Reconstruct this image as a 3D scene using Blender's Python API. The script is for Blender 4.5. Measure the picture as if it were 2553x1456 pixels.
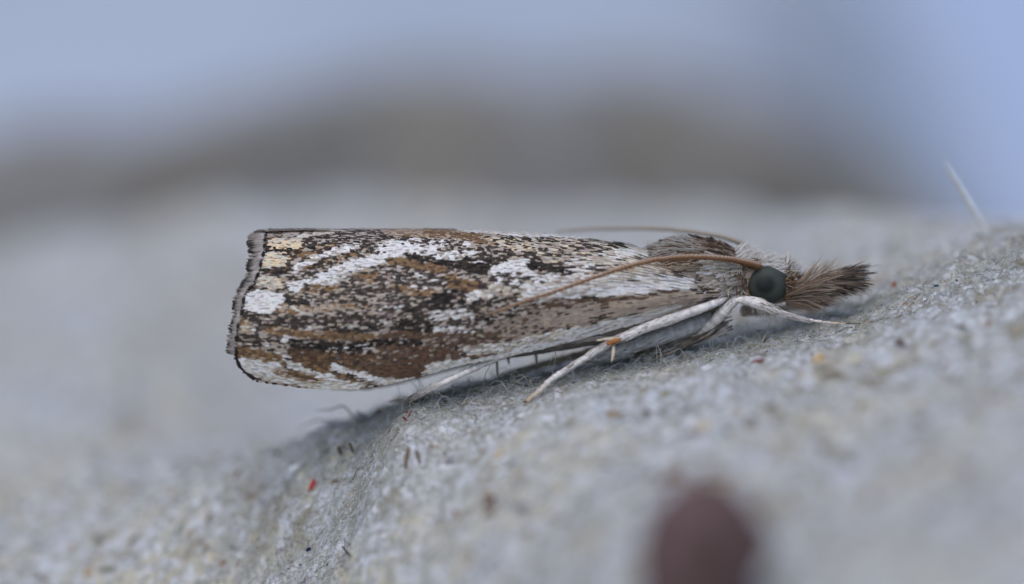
import bpy, math
import numpy as np
from mathutils import Vector, noise as mn

rng = np.random.default_rng(11)
sc = bpy.context.scene
for o in list(bpy.data.objects):
    bpy.data.objects.remove(o)
sc.unit_settings.system = 'METRIC'
sc.unit_settings.scale_length = 0.001          # 1 unit = 1 mm

# ------------------------------------------------------------------ camera
ELEV = math.radians(11.0)
DIST = 150.0                                   # camera to plane of focus
PPM = 125.0                                    # picture pixels (2552 wide) per mm
FWD = np.array([0, math.cos(ELEV), -math.sin(ELEV)])
UPV = np.array([0, math.sin(ELEV), math.cos(ELEV)])
RGT = np.array([1.0, 0, 0])
CAM = -DIST * FWD
cam = bpy.data.cameras.new('camera')
cam.sensor_width = 36.0
cam.lens = 36.0 * DIST / (2552 / PPM)
cam.clip_start = 1.0
cam.clip_end = 3000.0
cam.dof.use_dof = True
cam.dof.focus_distance = DIST - 0.6
APERTURE_RADIUS = 5.0
cam.dof.aperture_fstop = cam.lens * 1e-3 / (2 * APERTURE_RADIUS)
co = bpy.data.objects.new('camera', cam)
sc.collection.objects.link(co)
co.location = CAM
co.rotation_euler = (math.radians(90) - ELEV, 0, 0)
sc.camera = co

# ------------------------------------------------------------------ light
SUN_EL, SUN_AZ = math.radians(62), math.radians(-155)    # high, over the photographer's shoulder
world = bpy.data.worlds.new('World')
sc.world = world
world.use_nodes = True
wn = world.node_tree.nodes
wl = world.node_tree.links
bg = wn['Background']
sky = wn.new('ShaderNodeTexSky')
sky.sky_type = 'NISHITA'
sky.sun_disc = False
sky.sun_elevation = SUN_EL
sky.sun_rotation = SUN_AZ
sky.dust_density = 2.0
wl.new(sky.outputs[0], bg.inputs[0])
bg.inputs[1].default_value = 0.15
sun = bpy.data.lights.new('sun', 'SUN')
sun.energy = 0.95
sun.angle = math.radians(80)
sun.color = (1.0, 0.97, 0.93)
so = bpy.data.objects.new('sun', sun)
sc.collection.objects.link(so)
sd = Vector((math.sin(SUN_AZ) * math.cos(SUN_EL), math.cos(SUN_AZ) * math.cos(SUN_EL), math.sin(SUN_EL)))
so.rotation_euler = sd.to_track_quat('Z', 'Y').to_euler()
so.location = sd * 100
sc.view_settings.view_transform = 'Standard'
sc.view_settings.look = 'None'
sc.view_settings.exposure = 0.11
sc.view_settings.gamma = 1.0
sc.cycles.use_denoising = True
sc.cycles.max_bounces = 6
sc.render.film_transparent = False


# ------------------------------------------------------------------ helpers
def at(px, py, d):
    """picture position (2552 x 1456 grid) at d mm beyond the plane of focus -> world"""
    px, py, d = np.broadcast_arrays(np.asarray(px, float), np.asarray(py, float), np.asarray(d, float))
    s = (DIST + d) / DIST
    return (CAM + FWD * (DIST + d)[..., None] + RGT * ((px - 1276) / PPM * s)[..., None]
            + UPV * ((728 - py) / PPM * s)[..., None])


def mesh_object(name, verts, faces, mat, parent=None, cols=None, smooth=True):
    """faces: int array (N,3) or (N,4) or a list of such arrays"""
    me = bpy.data.meshes.new(name)
    if isinstance(faces, np.ndarray):
        faces = [faces]
    verts = np.asarray(verts, np.float32)
    loops = np.concatenate([f.ravel() for f in faces]).astype(np.int32)
    tot = np.concatenate([np.full(len(f), f.shape[1]) for f in faces]).astype(np.int32)
    start = np.concatenate([[0], np.cumsum(tot)[:-1]]).astype(np.int32)
    me.vertices.add(len(verts))
    me.vertices.foreach_set('co', verts.ravel())
    me.loops.add(len(loops))
    me.loops.foreach_set('vertex_index', loops)
    me.polygons.add(len(tot))
    me.polygons.foreach_set('loop_start', start)
    me.polygons.foreach_set('loop_total', tot)
    me.polygons.foreach_set('use_smooth', np.full(len(tot), smooth))
    if cols is not None:
        at_ = me.color_attributes.new('tint', 'FLOAT_COLOR', 'POINT')
        c = np.ones((len(verts), 4), np.float32)
        c[:, :3] = cols
        at_.data.foreach_set('color', c.ravel())
    me.update()
    me.validate()
    me.materials.append(mat)
    o = bpy.data.objects.new(name, me)
    sc.collection.objects.link(o)
    if parent is not None:
        o.parent = parent
        o.matrix_parent_inverse = Matrix_inv(parent)
    return o


def Matrix_inv(parent):
    from mathutils import Matrix
    return Matrix.Translation(parent.location).inverted() if parent.parent is None else Matrix.Identity(4)


def tag(o, label=None, cat=None, group=None, kind=None):
    if label: o['label'] = label
    if cat: o['category'] = cat
    if group: o['group'] = group
    if kind: o['kind'] = kind
    return o


class Batch:
    """collects geometry for ONE mesh object"""
    def __init__(self):
        self.v, self.q, self.t, self.c, self.n = [], [], [], [], 0

    def add(self, verts, quads=None, tris=None, cols=None):
        verts = np.asarray(verts, float).reshape(-1, 3)
        if quads is not None and len(quads): self.q.append(np.asarray(quads, int) + self.n)
        if tris is not None and len(tris): self.t.append(np.asarray(tris, int) + self.n)
        c = np.ones((len(verts), 3)) * 0.5 if cols is None else np.broadcast_to(np.asarray(cols, float), (len(verts), 3))
        self.v.append(verts); self.c.append(c); self.n += len(verts)

    def build(self, name, mat, parent=None, smooth=True):
        f = []
        if self.q: f.append(np.concatenate(self.q))
        if self.t: f.append(np.concatenate(self.t))
        return mesh_object(name, np.concatenate(self.v), f, mat, parent, np.concatenate(self.c), smooth)


def frames(paths):
    """tangent and two normals for (N,K,3) paths"""
    t = np.gradient(paths, axis=1)
    t /= np.linalg.norm(t, axis=2, keepdims=True) + 1e-9
    ref = np.zeros_like(t); ref[..., 1] = 1.0
    bad = np.abs(t[..., 1]) > 0.9
    ref[bad] = (0, 0, 1)
    a = np.cross(t, ref); a /= np.linalg.norm(a, axis=2, keepdims=True) + 1e-9
    b = np.cross(t, a)
    return t, a, b


def tubes(batch, paths, radii, cols, sides=3, cap=True, flat=1.0):
    """many tapering tubes: paths (N,K,3), radii (N,K), cols (N,K,3)"""
    N, K, _ = paths.shape
    t, a, b = frames(paths)
    ang = np.arange(sides) / sides * 2 * math.pi
    ring = (paths[:, :, None] + radii[:, :, None, None] * (np.cos(ang)[None, None, :, None] * a[:, :, None]
            + flat * np.sin(ang)[None, None, :, None] * b[:, :, None]))
    v = ring.reshape(-1, 3)
    i = np.arange(N)[:, None, None] * K * sides
    k = np.arange(K - 1)[None, :, None] * sides
    s = np.arange(sides)[None, None, :]
    s2 = (s + 1) % sides
    q = np.stack([i + k + s, i + k + s2, i + k + sides + s2, i + k + sides + s], -1).reshape(-1, 4)
    c = np.repeat(cols[:, :, None], sides, axis=2).reshape(-1, 3)
    tr = None
    if cap:
        base = i[:, :, 0] + (K - 1) * sides
        tr = []
        for j in range(1, sides - 1):
            tr.append(np.concatenate([base, base + j, base + j + 1], 1))
            tr.append(np.concatenate([i[:, :, 0], i[:, :, 0] + j + 1, i[:, :, 0] + j], 1))
        tr = np.concatenate(tr)
    batch.add(v, q, tr, c)


def resample(pts, n):
    """smooth (Catmull-Rom) resampling of rows of numbers"""
    p = np.asarray(pts, float)
    P = np.vstack([2 * p[0] - p[1], p, 2 * p[-1] - p[-2]])
    u = np.linspace(0, len(p) - 1 - 1e-6, n)
    i = u.astype(int); f = (u - i)[:, None]
    a, b, c, d = P[i], P[i + 1], P[i + 2], P[i + 3]
    return 0.5 * (2 * b + (c - a) * f + (2 * a - 5 * b + 4 * c - d) * f ** 2 + (3 * b - a - 3 * c + d) * f ** 3)


def path3(pts, n):
    """pts rows (px, py, d, radius px) -> world path (n,3), radii mm (n)"""
    r = resample(pts, n)
    return at(r[:, 0], r[:, 1], r[:, 2]), np.maximum(r[:, 3], 0.3) / PPM


def fbm(x, y, z=0.0, oct=4):
    return mn.fractal(Vector((x, y, z)), 0.9, 2.0, oct)


# ------------------------------------------------------------------ materials
def new_mat(name):
    m = bpy.data.materials.new(name)
    m.use_nodes = True
    n, l = m.node_tree.nodes, m.node_tree.links
    return m, n, l, n['Principled BSDF']


def tint_mat(name, rough=0.7, spec=0.3, vary=0.12, scale=14.0, bump=0.0, bscale=40.0, trans=0.0):
    """per-piece colour from the 'tint' attribute with fine grain"""
    m, n, l, p = new_mat(name)
    a = n.new('ShaderNodeAttribute'); a.attribute_name = 'tint'
    nz = n.new('ShaderNodeTexNoise'); nz.inputs['Scale'].default_value = scale; nz.inputs['Detail'].default_value = 3
    tc = n.new('ShaderNodeTexCoord'); l.new(tc.outputs['Object'], nz.inputs['Vector'])
    mr = n.new('ShaderNodeMapRange'); mr.inputs[1].default_value = 0.25; mr.inputs[2].default_value = 0.75
    mr.inputs[3].default_value = 1 - vary; mr.inputs[4].default_value = 1 + vary
    l.new(nz.outputs[0], mr.inputs[0])
    mx = n.new('ShaderNodeMix'); mx.data_type = 'RGBA'; mx.blend_type = 'MULTIPLY'; mx.inputs[0].default_value = 1
    l.new(a.outputs['Color'], mx.inputs[6]); l.new(mr.outputs[0], mx.inputs[7])
    l.new(mx.outputs[2], p.inputs['Base Color'])
    p.inputs['Roughness'].default_value = rough
    p.inputs['Specular IOR Level'].default_value = spec
    if trans:
        tl = n.new('ShaderNodeBsdfTranslucent'); l.new(mx.outputs[2], tl.inputs['Color'])
        ms = n.new('ShaderNodeMixShader'); ms.inputs[0].default_value = trans
        l.new(p.outputs[0], ms.inputs[1]); l.new(tl.outputs[0], ms.inputs[2])
        l.new(ms.outputs[0], n['Material Output'].inputs['Surface'])
    if bump:
        bz = n.new('ShaderNodeTexNoise'); bz.inputs['Scale'].default_value = bscale; bz.inputs['Detail'].default_value = 4
        l.new(tc.outputs['Object'], bz.inputs['Vector'])
        bp = n.new('ShaderNodeBump'); bp.inputs['Strength'].default_value = bump; bp.inputs['Distance'].default_value = 0.05
        l.new(bz.outputs[0], bp.inputs['Height']); l.new(bp.outputs[0], p.inputs['Normal'])
    return m


M_SCALE = tint_mat('wing_scale', 0.7, 0.15, 0.15, 10)
M_HAIR = tint_mat('hair', 0.7, 0.2, 0.15, 12, trans=.3)
M_LEG = tint_mat('leg_cuticle', 0.65, 0.25, 0.25, 10, 0.6, 26)
M_BODY = tint_mat('body_cuticle', 0.8, 0.2, 0.3, 6, 0.6, 20)
M_ANT = tint_mat('antenna_cuticle', 0.5, 0.35, 0.15, 20)
M_FIBRE = tint_mat('paper_fibre', 0.75, 0.2, 0.1, 6, trans=.4)
M_FLECK = tint_mat('paper_fleck', 0.85, 0.15, 0.25, 9, 0.3, 15)


def pulp_material(name, dark=(1, 1, 1)):
    m, n, l, p = new_mat(name)
    tc = n.new('ShaderNodeTexCoord')

    def noise_(scale, detail, off, dist=0.0):
        mp = n.new('ShaderNodeMapping'); mp.inputs['Location'].default_value = (off, off * 1.7, off * 0.6)
        l.new(tc.outputs['Object'], mp.inputs[0])
        z = n.new('ShaderNodeTexNoise'); z.inputs['Scale'].default_value = scale; z.inputs['Detail'].default_value = detail
        z.inputs['Distortion'].default_value = dist
        l.new(mp.outputs[0], z.inputs['Vector'])
        return z.outputs[0]

    def ramp(src, lo, hi):
        r = n.new('ShaderNodeMapRange'); r.interpolation_type = 'SMOOTHSTEP'
        r.inputs[1].default_value = lo; r.inputs[2].default_value = hi
        l.new(src, r.inputs[0]); return r.outputs[0]

    def mix(fac, a, b):
        x = n.new('ShaderNodeMix'); x.data_type = 'RGBA'
        l.new(fac, x.inputs[0])
        for k, s in ((6, a), (7, b)):
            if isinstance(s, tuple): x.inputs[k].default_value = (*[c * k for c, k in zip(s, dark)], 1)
            else: l.new(s, x.inputs[k])
        return x.outputs[2]
    c = mix(ramp(noise_(0.35, 3, 3.1), 0.40, 0.62), (0.57, 0.60, 0.62), (0.63, 0.59, 0.465))
    c = mix(ramp(noise_(1.6, 3, 9.0, 0.6), 0.50, 0.66), c, (0.70, 0.72, 0.79))
    c = mix(ramp(noise_(3.6, 3, 91.0, 0.5), 0.40, 0.62), c, (0.42, 0.42, 0.39))
    c = mix(ramp(noise_(4.5, 3, 17.0, 0.5), 0.52, 0.66), c, (0.74, 0.75, 0.79))
    c = mix(ramp(noise_(1.3, 4, 21.0, 0.4), 0.54, 0.70), c, (0.36, 0.33, 0.26))
    c = mix(ramp(noise_(2.6, 2, 33.0), 0.66, 0.76), c, (0.24, 0.18, 0.135))
    c = mix(ramp(noise_(2.0, 2, 57.0), 0.68, 0.78), c, (0.22, 0.19, 0.22))
    c = mix(ramp(noise_(14, 3, 47.0), 0.58, 0.70), c, (0.62, 0.62, 0.62))
    c = mix(ramp(noise_(11, 3, 71.0), 0.60, 0.70), c, (0.30, 0.30, 0.25))
    c = mix(ramp(noise_(18, 2, 83.0), 0.68, 0.74), c, (0.20, 0.16, 0.13))
    l.new(c, p.inputs['Base Color'])
    p.inputs['Roughness'].default_value = 0.95
    p.inputs['Specular IOR Level'].default_value = 0.1
    b1 = noise_(9, 6, 5.0, 0.8)
    bp = n.new('ShaderNodeBump'); bp.inputs['Strength'].default_value = 0.8; bp.inputs['Distance'].default_value = 0.15
    l.new(b1, bp.inputs['Height'])
    b2 = n.new('ShaderNodeBump'); b2.inputs['Strength'].default_value = 0.7; b2.inputs['Distance'].default_value = 0.05
    l.new(noise_(32, 4, 15.0, 0.5), b2.inputs['Height']); l.new(bp.outputs[0], b2.inputs['Normal']); l.new(b2.outputs[0], p.inputs['Normal'])
    return m


M_PULP = pulp_material('paper_pulp')

# ------------------------------------------------------------------ the pulp surface
# each column: (depth beyond focus in mm, picture height) of the profile of the tray
COLS = {
    -300: [(-20, 3600), (-6, 2400), (0, 1780), (3, 1520), (6, 1330), (10, 1130), (16, 900), (22, 710), (24, 650), (26, 800), (27, 800), (28.2, 420), (31, 385), (45, 270), (80, 80)],
    0: [(-20, 3500), (-6, 2300), (0, 1720), (3, 1450), (6, 1280), (10, 1090), (16, 870), (22, 680), (24, 615), (26, 800), (27, 800), (28.2, 370), (31, 335), (45, 210), (80, 0)],
    300: [(-20, 3400), (-6, 2230), (0, 1650), (3, 1350), (6, 1200), (10, 1050), (16, 830), (22, 620), (24, 550), (26, 800), (27, 800), (28.2, 330), (31, 290), (45, 170), (80, -40)],
    600: [(-20, 3300), (-6, 2150), (0, 1560), (1.5, 1340), (3, 1150), (4.5, 1140), (8, 1120), (13, 1020), (18, 840), (22, 610), (24, 505), (26, 800), (27, 800), (28.2, 290), (31, 250), (45, 130), (80, -60)],
    800: [(-20, 3000), (-6, 2000), (-2.5, 1640), (-1, 1470), (0, 1300), (1, 1110), (2, 1060), (4, 1105), (8, 1100), (13, 1025), (18, 850), (22, 610), (24, 505), (26, 800), (27, 800), (28.2, 255), (31, 220), (45, 100), (80, -80)],
    1000: [(-20, 2700), (-8, 1900), (-3.5, 1430), (-2, 1175), (-1.2, 1055), (-.6, 1022), (0, 1012), (1, 1004), (3, 1000), (6, 1025), (10, 1010), (14, 920), (18, 770), (22, 580), (24, 515), (26, 800), (27, 800), (28.2, 235), (31, 205), (45, 90), (80, -90)],
    1200: [(-20, 2500), (-9, 1800), (-6, 1480), (-3, 1180), (-1, 1020), (0, 975), (1, 957), (3, 947), (6, 945), (10, 900), (15, 760), (22, 555), (24, 510), (26, 800), (27, 800), (28.2, 230), (31, 200), (45, 90), (80, -90)],
    1500: [(-20, 2350), (-12, 1750), (-8, 1430), (-5, 1200), (-2, 1000), (-.7, 938), (0, 918), (1, 907), (4, 885), (8, 800), (14, 650), (20, 530), (23, 500), (26, 800), (27, 800), (28.2, 240), (31, 215), (45, 100), (80, -80)],
    1800: [(-20, 2250), (-12, 1700), (-8, 1400), (-5, 1180), (-2, 965), (-.7, 890), (0, 868), (1, 850), (4, 790), (8, 680), (14, 560), (18, 510), (21, 500), (24, 700), (27, 800), (28.2, 300), (31, 275), (45, 170), (80, -30)],
    2100: [(-20, 2200), (-12, 1650), (-8, 1350), (-5, 1130), (-2, 905), (-.5, 818), (0, 795), (1, 765), (3, 700), (6, 610), (9, 560), (12, 530), (15, 525), (20, 700), (27, 900), (28.2, 410), (31, 385), (45, 310), (80, 180)],
    2400: [(-20, 2150), (-12, 1600), (-8, 1280), (-5, 1050), (-2, 820), (-.5, 710), (0, 680), (1, 640), (3, 595), (6, 562), (9, 550), (12, 560), (18, 800), (27, 900), (29, 640), (31, 630), (45, 700), (80, 900)],
    2700: [(-20, 2100), (-12, 1550), (-8, 1230), (-5, 980), (-2, 740), (0, 590), (1, 565), (3, 545), (6, 545), (9, 560), (12, 600), (18, 800), (27, 900), (29, 800), (31, 800), (45, 900), (80, 1100)],
    3000: [(-20, 2000), (-12, 1500), (-8, 1180), (-5, 930), (-2, 690), (0, 550), (1, 530), (3, 520), (6, 530), (9, 560), (12, 600), (18, 800), (27, 900), (29, 800), (31, 800), (45, 900), (80, 1100)],
}
GX = np.arange(-300, 3001, 11.0)
MOUND = {k: [p for p in v if p[0] >= 26] for k, v in COLS.items()}
COLS = {k: [p for p in v if p[0] <= 27] + [(40, 1300)] for k, v in COLS.items()}
for k_, v_ in COLS.items():                                     # the near slope lies flatter towards the head side
    g_ = float(np.interp(k_, [1000, 1200, 1500, 1800], [1.0, 1.1, 1.28, 1.5]))
    COLS[k_] = [(d_ * g_ if d_ < -1 else d_, y_) for d_, y_ in v_]
GD = np.concatenate([np.arange(-26, -8, 0.5), np.arange(-8, -3, 0.2), np.arange(-3, 4, 0.07), np.arange(4, 10, 0.2),
                     np.arange(10, 27, 0.35), np.arange(27, 40, 1.0)])


def profile(pts, d):
    p = np.array(pts, float)
    x, y = p[:, 0], p[:, 1]
    h = np.diff(x); s = np.diff(y) / h
    m = np.empty(len(x)); m[0], m[-1] = s[0], s[-1]
    for i in range(1, len(x) - 1):
        m[i] = 0 if s[i - 1] * s[i] <= 0 else 2 * s[i - 1] * s[i] / (s[i - 1] + s[i])
    i = np.clip(np.searchsorted(x, d) - 1, 0, len(h) - 1)
    t = np.clip((d - x[i]) / h[i], 0, 1)
    return ((1 + 2 * t) * (1 - t) ** 2 * y[i] + t * (1 - t) ** 2 * h[i] * m[i]
            + t * t * (3 - 2 * t) * y[i + 1] + t * t * (t - 1) * h[i] * m[i + 1])


ck = sorted(COLS)
tab = np.array([profile(COLS[k], GD) for k in ck])               # (cols, d)
GH = np.empty((len(GX), len(GD)))
for j in range(len(GD)):
    GH[:, j] = np.interp(GX, ck, tab[:, j])
ker = np.hanning(17); ker /= ker.sum()
pad = np.pad(GH, ((8, 8), (0, 0)), mode='edge')
GH = sum(ker[k] * pad[k:k + len(GX)] for k in range(17))
NOI = np.zeros_like(GH)
for i, x in enumerate(GX):
    for j, d in enumerate(GD):
        X = x / PPM
        a = 0.55 if d < 20 else 1.4
        NOI[i, j] = (a * 26 * mn.noise(Vector((X * 0.5, d * 0.5, 1.3))) + 21 * fbm(X * 1.5, d * 1.5, 7.0, 3)
                     + (17 * fbm(X * 4, d * 4, 3.0, 4) if -8 < d < 8 else 0))
damp = np.exp(-((GD[None, :]) / 1.6) ** 2) * ((GX[:, None] > 900) & (GX[:, None] < 2250))
GH = GH + NOI * (1 - 0.55 * damp)


def ground(px, d):
    px = np.asarray(px, float); d = np.asarray(d, float)
    i = np.clip(((px - GX[0]) / 11.0), 0, len(GX) - 1.001)
    i0 = i.astype(int); f = i - i0
    j0 = np.clip(np.searchsorted(GD, d) - 1, 0, len(GD) - 2)
    g = np.clip((d - GD[j0]) / (GD[j0 + 1] - GD[j0]), 0, 1)
    return ((GH[i0, j0] * (1 - f) + GH[i0 + 1, j0] * f) * (1 - g) + (GH[i0, j0 + 1] * (1 - f) + GH[i0 + 1, j0 + 1] * f) * g)


def foot_depth(px, py, lo=-6, hi=4):
    """depth at which the visible surface stands at this picture height"""
    ds = np.arange(lo, hi, 0.02)
    h = ground(np.full_like(ds, px), ds)
    k = np.where(h <= py)[0]
    return ds[k[0]] if len(k) else hi


nx, nd = GH.shape
PX, DD = np.meshgrid(GX, GD, indexing='ij')
gv = at(PX, GH, DD).reshape(-1, 3)
ii, jj = np.meshgrid(np.arange(nx - 1), np.arange(nd - 1), indexing='ij')
gq = np.stack([ii * nd + jj, (ii + 1) * nd + jj, (ii + 1) * nd + jj + 1, ii * nd + jj + 1], -1).reshape(-1, 4)
terrain = tag(mesh_object('ground', gv, gq, M_PULP), 'rough grey-white paper pulp surface rising to one side under the moth', kind='structure')


def ground_points(n, x0, x1, d0, d1, soft=False):
    px = rng.uniform(x0, x1, n); d = rng.uniform(d0, d1, n)
    if soft:                                                      # thin out towards the ends
        d = (d0 + d1) / 2 + (d1 - d0) / 4 * rng.normal(0, 1, n); px = px + rng.normal(0, 60, n)
    h = ground(px, d)
    p = at(px, h, d)
    e = 4.0
    tx = at(px + e, ground(px + e, d), d) - p
    td = at(px, ground(px, d + 0.05), d + 0.05) - p
    nrm = np.cross(tx, td); nrm /= np.linalg.norm(nrm, axis=1, keepdims=True)
    tx /= np.linalg.norm(tx, axis=1, keepdims=True)
    td = np.cross(nrm, tx)
    return px, d, h, p, tx, td, nrm


def smooth_interp(tabl, x):
    x = np.asarray(x, float); acc = 0
    for o in (-24, -12, 0, 12, 24):
        acc = acc + np.interp(x + o, tabl[:, 0], tabl[:, 1])
    return acc / 5


# grey-brown mound of the same tray behind, its pulp colours multiplied darker
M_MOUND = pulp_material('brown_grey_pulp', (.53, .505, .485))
MT = np.array([(-600, 560), (-300, 440), (0, 350), (150, 315), (300, 345), (450, 300), (600, 275), (800, 215), (1000, 185), (1200, 180), (1500, 190), (1700, 215), (1900, 268), (2050, 330), (2200, 420), (2350, 550), (2500, 680), (2800, 1000)], float)
prof_m = [(26.0, 1500), (27.2, 700), (28.0, 90), (28.6, 30), (30, 0), (33, 0), (38, 60), (46, 600), (50, 1500)]
mx = np.arange(-600, 2801, 25.0)
md = np.concatenate([np.arange(26, 30, .15), np.arange(30, 50.1, .8)])
mv = []
for x in mx:
    top = smooth_interp(MT, np.array([x]))[0]
    pr = profile(prof_m, md)
    for d, h in zip(md, pr):
        nzv = 30 * fbm(x / PPM * .35, d * .35, 2.0, 3) + 14 * fbm(x / PPM * 1.4, d * 1.4 + h * .01, 5.0, 3)
        mv.append((x, top + h + nzv * 1.5, d + 9 + 1.6 * fbm(x / PPM * .3, h * .005, 8.0, 3)))
mv = np.array(mv)
i2, j2 = np.meshgrid(np.arange(len(mx) - 1), np.arange(len(md) - 1), indexing='ij')
k2 = len(md)
q2 = np.stack([i2 * k2 + j2, (i2 + 1) * k2 + j2, (i2 + 1) * k2 + j2 + 1, i2 * k2 + j2 + 1], -1).reshape(-1, 4)
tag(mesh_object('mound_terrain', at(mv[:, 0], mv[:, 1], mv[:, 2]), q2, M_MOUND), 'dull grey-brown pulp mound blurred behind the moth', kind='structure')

# pale blue sheet closing the view far behind
m, n_, l_, p_ = new_mat('pale_blue_card')
tc = n_.new('ShaderNodeTexCoord'); nz = n_.new('ShaderNodeTexNoise'); nz.inputs['Scale'].default_value = 0.05
l_.new(tc.outputs['Object'], nz.inputs['Vector'])
rp = n_.new('ShaderNodeValToRGB'); rp.color_ramp.elements[0].position = .35; rp.color_ramp.elements[1].position = .65
rp.color_ramp.elements[0].color = (0.34, 0.39, 0.475, 1); rp.color_ramp.elements[1].color = (0.45, 0.51, 0.625, 1)
l_.new(nz.outputs[0], rp.inputs[0]); l_.new(rp.outputs[0], p_.inputs['Base Color']); p_.inputs['Roughness'].default_value = 0.9


def sheet(name, mat, x0, x1, y0, z0, depth, rise, bow, label):
    bx = np.linspace(x0, x1, 41); bz = np.linspace(0, 1, 25)
    vv = np.array([(x, y0 + depth * t ** 1.2 + bow * x * x, z0 + rise * t) for x in bx for t in bz])
    i2, j2 = np.meshgrid(np.arange(40), np.arange(24), indexing='ij')
    q2 = np.stack([i2 * 25 + j2, (i2 + 1) * 25 + j2, (i2 + 1) * 25 + j2 + 1, i2 * 25 + j2 + 1], -1).reshape(-1, 4)
    return tag(mesh_object(name, vv, q2, mat), label, kind='structure')


base = at(1276, 1500, 70)
sheet('backdrop', m, -140, 140, base[1], base[2] - 12, 60, 60, .0006, 'pale blue-grey sheet far behind the mound')

# bluer panel and its grey edge bar, leaning across the upper right corner
m, n_, l_, p_ = new_mat('blue_panel')
nz = n_.new('ShaderNodeTexNoise'); nz.inputs['Scale'].default_value = .06
rp = n_.new('ShaderNodeValToRGB'); rp.color_ramp.elements[0].color = (.34, .42, .59, 1); rp.color_ramp.elements[1].color = (.38, .46, .64, 1)
l_.new(nz.outputs[0], rp.inputs[0]); l_.new(rp.outputs[0], p_.inputs['Base Color']); p_.inputs['Roughness'].default_value = .8
E0, E1 = np.array([1960.0, -500.0]), np.array([2560.0, 820.0])
vv = []
for off in (0, 900, 1800):
    for t in np.linspace(0, 1, 12):
        e_ = E0 + (E1 - E0) * t
        for dz in (0, .8):
            vv.append((e_[0] + off, e_[1] - off * .1, 86 - 12 * t + dz))
vv = np.array(vv)
fa = []
for k in range(2):
    for t in range(11):
        a0 = (k * 12 + t) * 2; a1 = a0 + 2; b0 = a0 + 24; b1 = b0 + 2
        fa += [(a0, b0, b1, a1), (a0 + 1, a1 + 1, b1 + 1, b0 + 1)]
panel = tag(mesh_object('backdrop', at(vv[:, 0], vv[:, 1], vv[:, 2]), np.array(fa), m, smooth=False), 'blue panel leaning far behind in the upper corner', kind='structure')
M_BAR = tint_mat('grey_bar', .8, .2, .1, .3)
pth = at(np.linspace(E0[0], E1[0], 12) - 40, np.linspace(E0[1], E1[1], 12), np.linspace(85.5, 73.5, 12))
bb = Batch(); tubes(bb, pth[None], np.full((1, 12), .75), np.tile(np.array((.33, .38, .44)), (1, 12, 1)), 10); bb.build('edge_bar', M_BAR, panel)

# ------------------------------------------------------------------ moth
moth = bpy.data.objects.new('moth', None)
sc.collection.objects.link(moth)
moth.location = Vector(at(1500, 900, 0))
tag(moth, 'small moth with brown, black and white streaked wings resting on pale pulp', 'moth')

W_ = (.74, .72, .71); C_ = (.74, .58, .38); O_ = (.24, .145, .075); B_ = (.14, .088, .056); R_ = (.125, .074, .050)
D_ = (.048, .037, .031); K_ = (.020, .017, .016); G_ = (.19, .150, .127); L_ = (.45, .39, .345); T_ = (.42, .33, .25)
P_ = (.60, .55, .46)


def palette(n, cols, vary=.15):
    k = rng.integers(0, len(cols), n)
    return np.array(cols)[k] * rng.uniform(1 - vary, 1 + vary, (n, 1))


class Zone:
    def __init__(self, crop, pts, w, mix):
        ox, oy, s = crop
        self.p = np.array([(ox + x * s, oy + y * s) for x, y in pts]); self.w = w * s / 2; self.mix = mix


def near_line(p, x, y):
    best = np.full(x.shape, 1e9)
    if len(p) == 1:
        return np.hypot(x - p[0, 0], y - p[0, 1])
    for a, b in zip(p[:-1], p[1:]):
        ab = b - a
        t = np.clip(((x - a[0]) * ab[0] + (y - a[1]) * ab[1]) / (ab @ ab), 0, 1)
        best = np.minimum(best, np.hypot(x - a[0] - t * ab[0], y - a[1] - t * ab[1]))
    return best


C1 = (531.0, 531.0, .3294); C2 = (959.1, 531.0, .3294); C3 = (1370.2, 548.1, .3294)
Z = []


def z(crop, w, mix, *pts):
    Z.append(Zone(crop, pts, w, mix))


# --- tip of the wing
z(C1, 70, [(L_, 3), (T_, 2), (G_, 2)], (430, 180), (900, 170), (1300, 150), (1560, 150))
z(C1, 40, [(P_, 3), (W_, 1), (T_, 1)], (650, 190), (900, 150), (1250, 160))
z(C1, 130, [(G_, 3), (D_, 1.5), (L_, 2)], (700, 260), (1000, 200), (1560, 200))
z(C1, 40, [(T_, 2), (G_, 3), (L_, 1)], (350, 560), (600, 640), (560, 700))
z(C1, 60, [(D_, 4), (K_, 2), (O_, 2)], (400, 262), (560, 290), (720, 290), (850, 275))
z(C1, 75, [(C_, 5), (P_, 2), (O_, .8)], (450, 232), (640, 232))
z(C1, 30, [(D_, 4), (K_, 3)], (400, 272), (560, 290), (620, 330))
z(C1, 60, [(D_, 3), (O_, 2), (T_, 1)], (600, 330), (760, 300), (900, 250))
z(C1, 120, [(C_, 3), (P_, 5)], (430, 355), (510, 355))
z(C1, 38, [(D_, 5), (B_, 2), (K_, 2)], (340, 425), (500, 455), (640, 430), (760, 380))
z(C1, 50, [(W_, 5), (L_, 3)], (620, 430), (760, 350), (960, 280), (1080, 255))
z(C1, 36, [(D_, 4), (O_, 3), (K_, 1)], (700, 415), (900, 355), (1080, 305))
z(C1, 100, [(C_, 1), (P_, 4), (L_, 2)], (380, 510), (470, 540))
z(C1, 80, [(W_, 9), (L_, 1)], (600, 565), (760, 525), (960, 430), (1150, 375), (1420, 310))
z(C1, 44, [(W_, 4), (L_, 2), (D_, 1.2)], (1000, 470), (900, 520), (760, 570))
z(C1, 70, [(O_, 5), (T_, 2), (D_, 1)], (700, 575), (930, 590))
z(C1, 80, [(O_, 4), (T_, 2), (D_, 2), (G_, 1)], (1120, 480), (1330, 500))
z(C1, 54, [(O_, 5), (B_, 3), (D_, 1)], (1330, 360), (1560, 385))
z(C1, 110, [(G_, 3), (D_, 3), (L_, 2), (T_, 1)], (560, 650), (800, 660), (1100, 630), (1560, 560))
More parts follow.
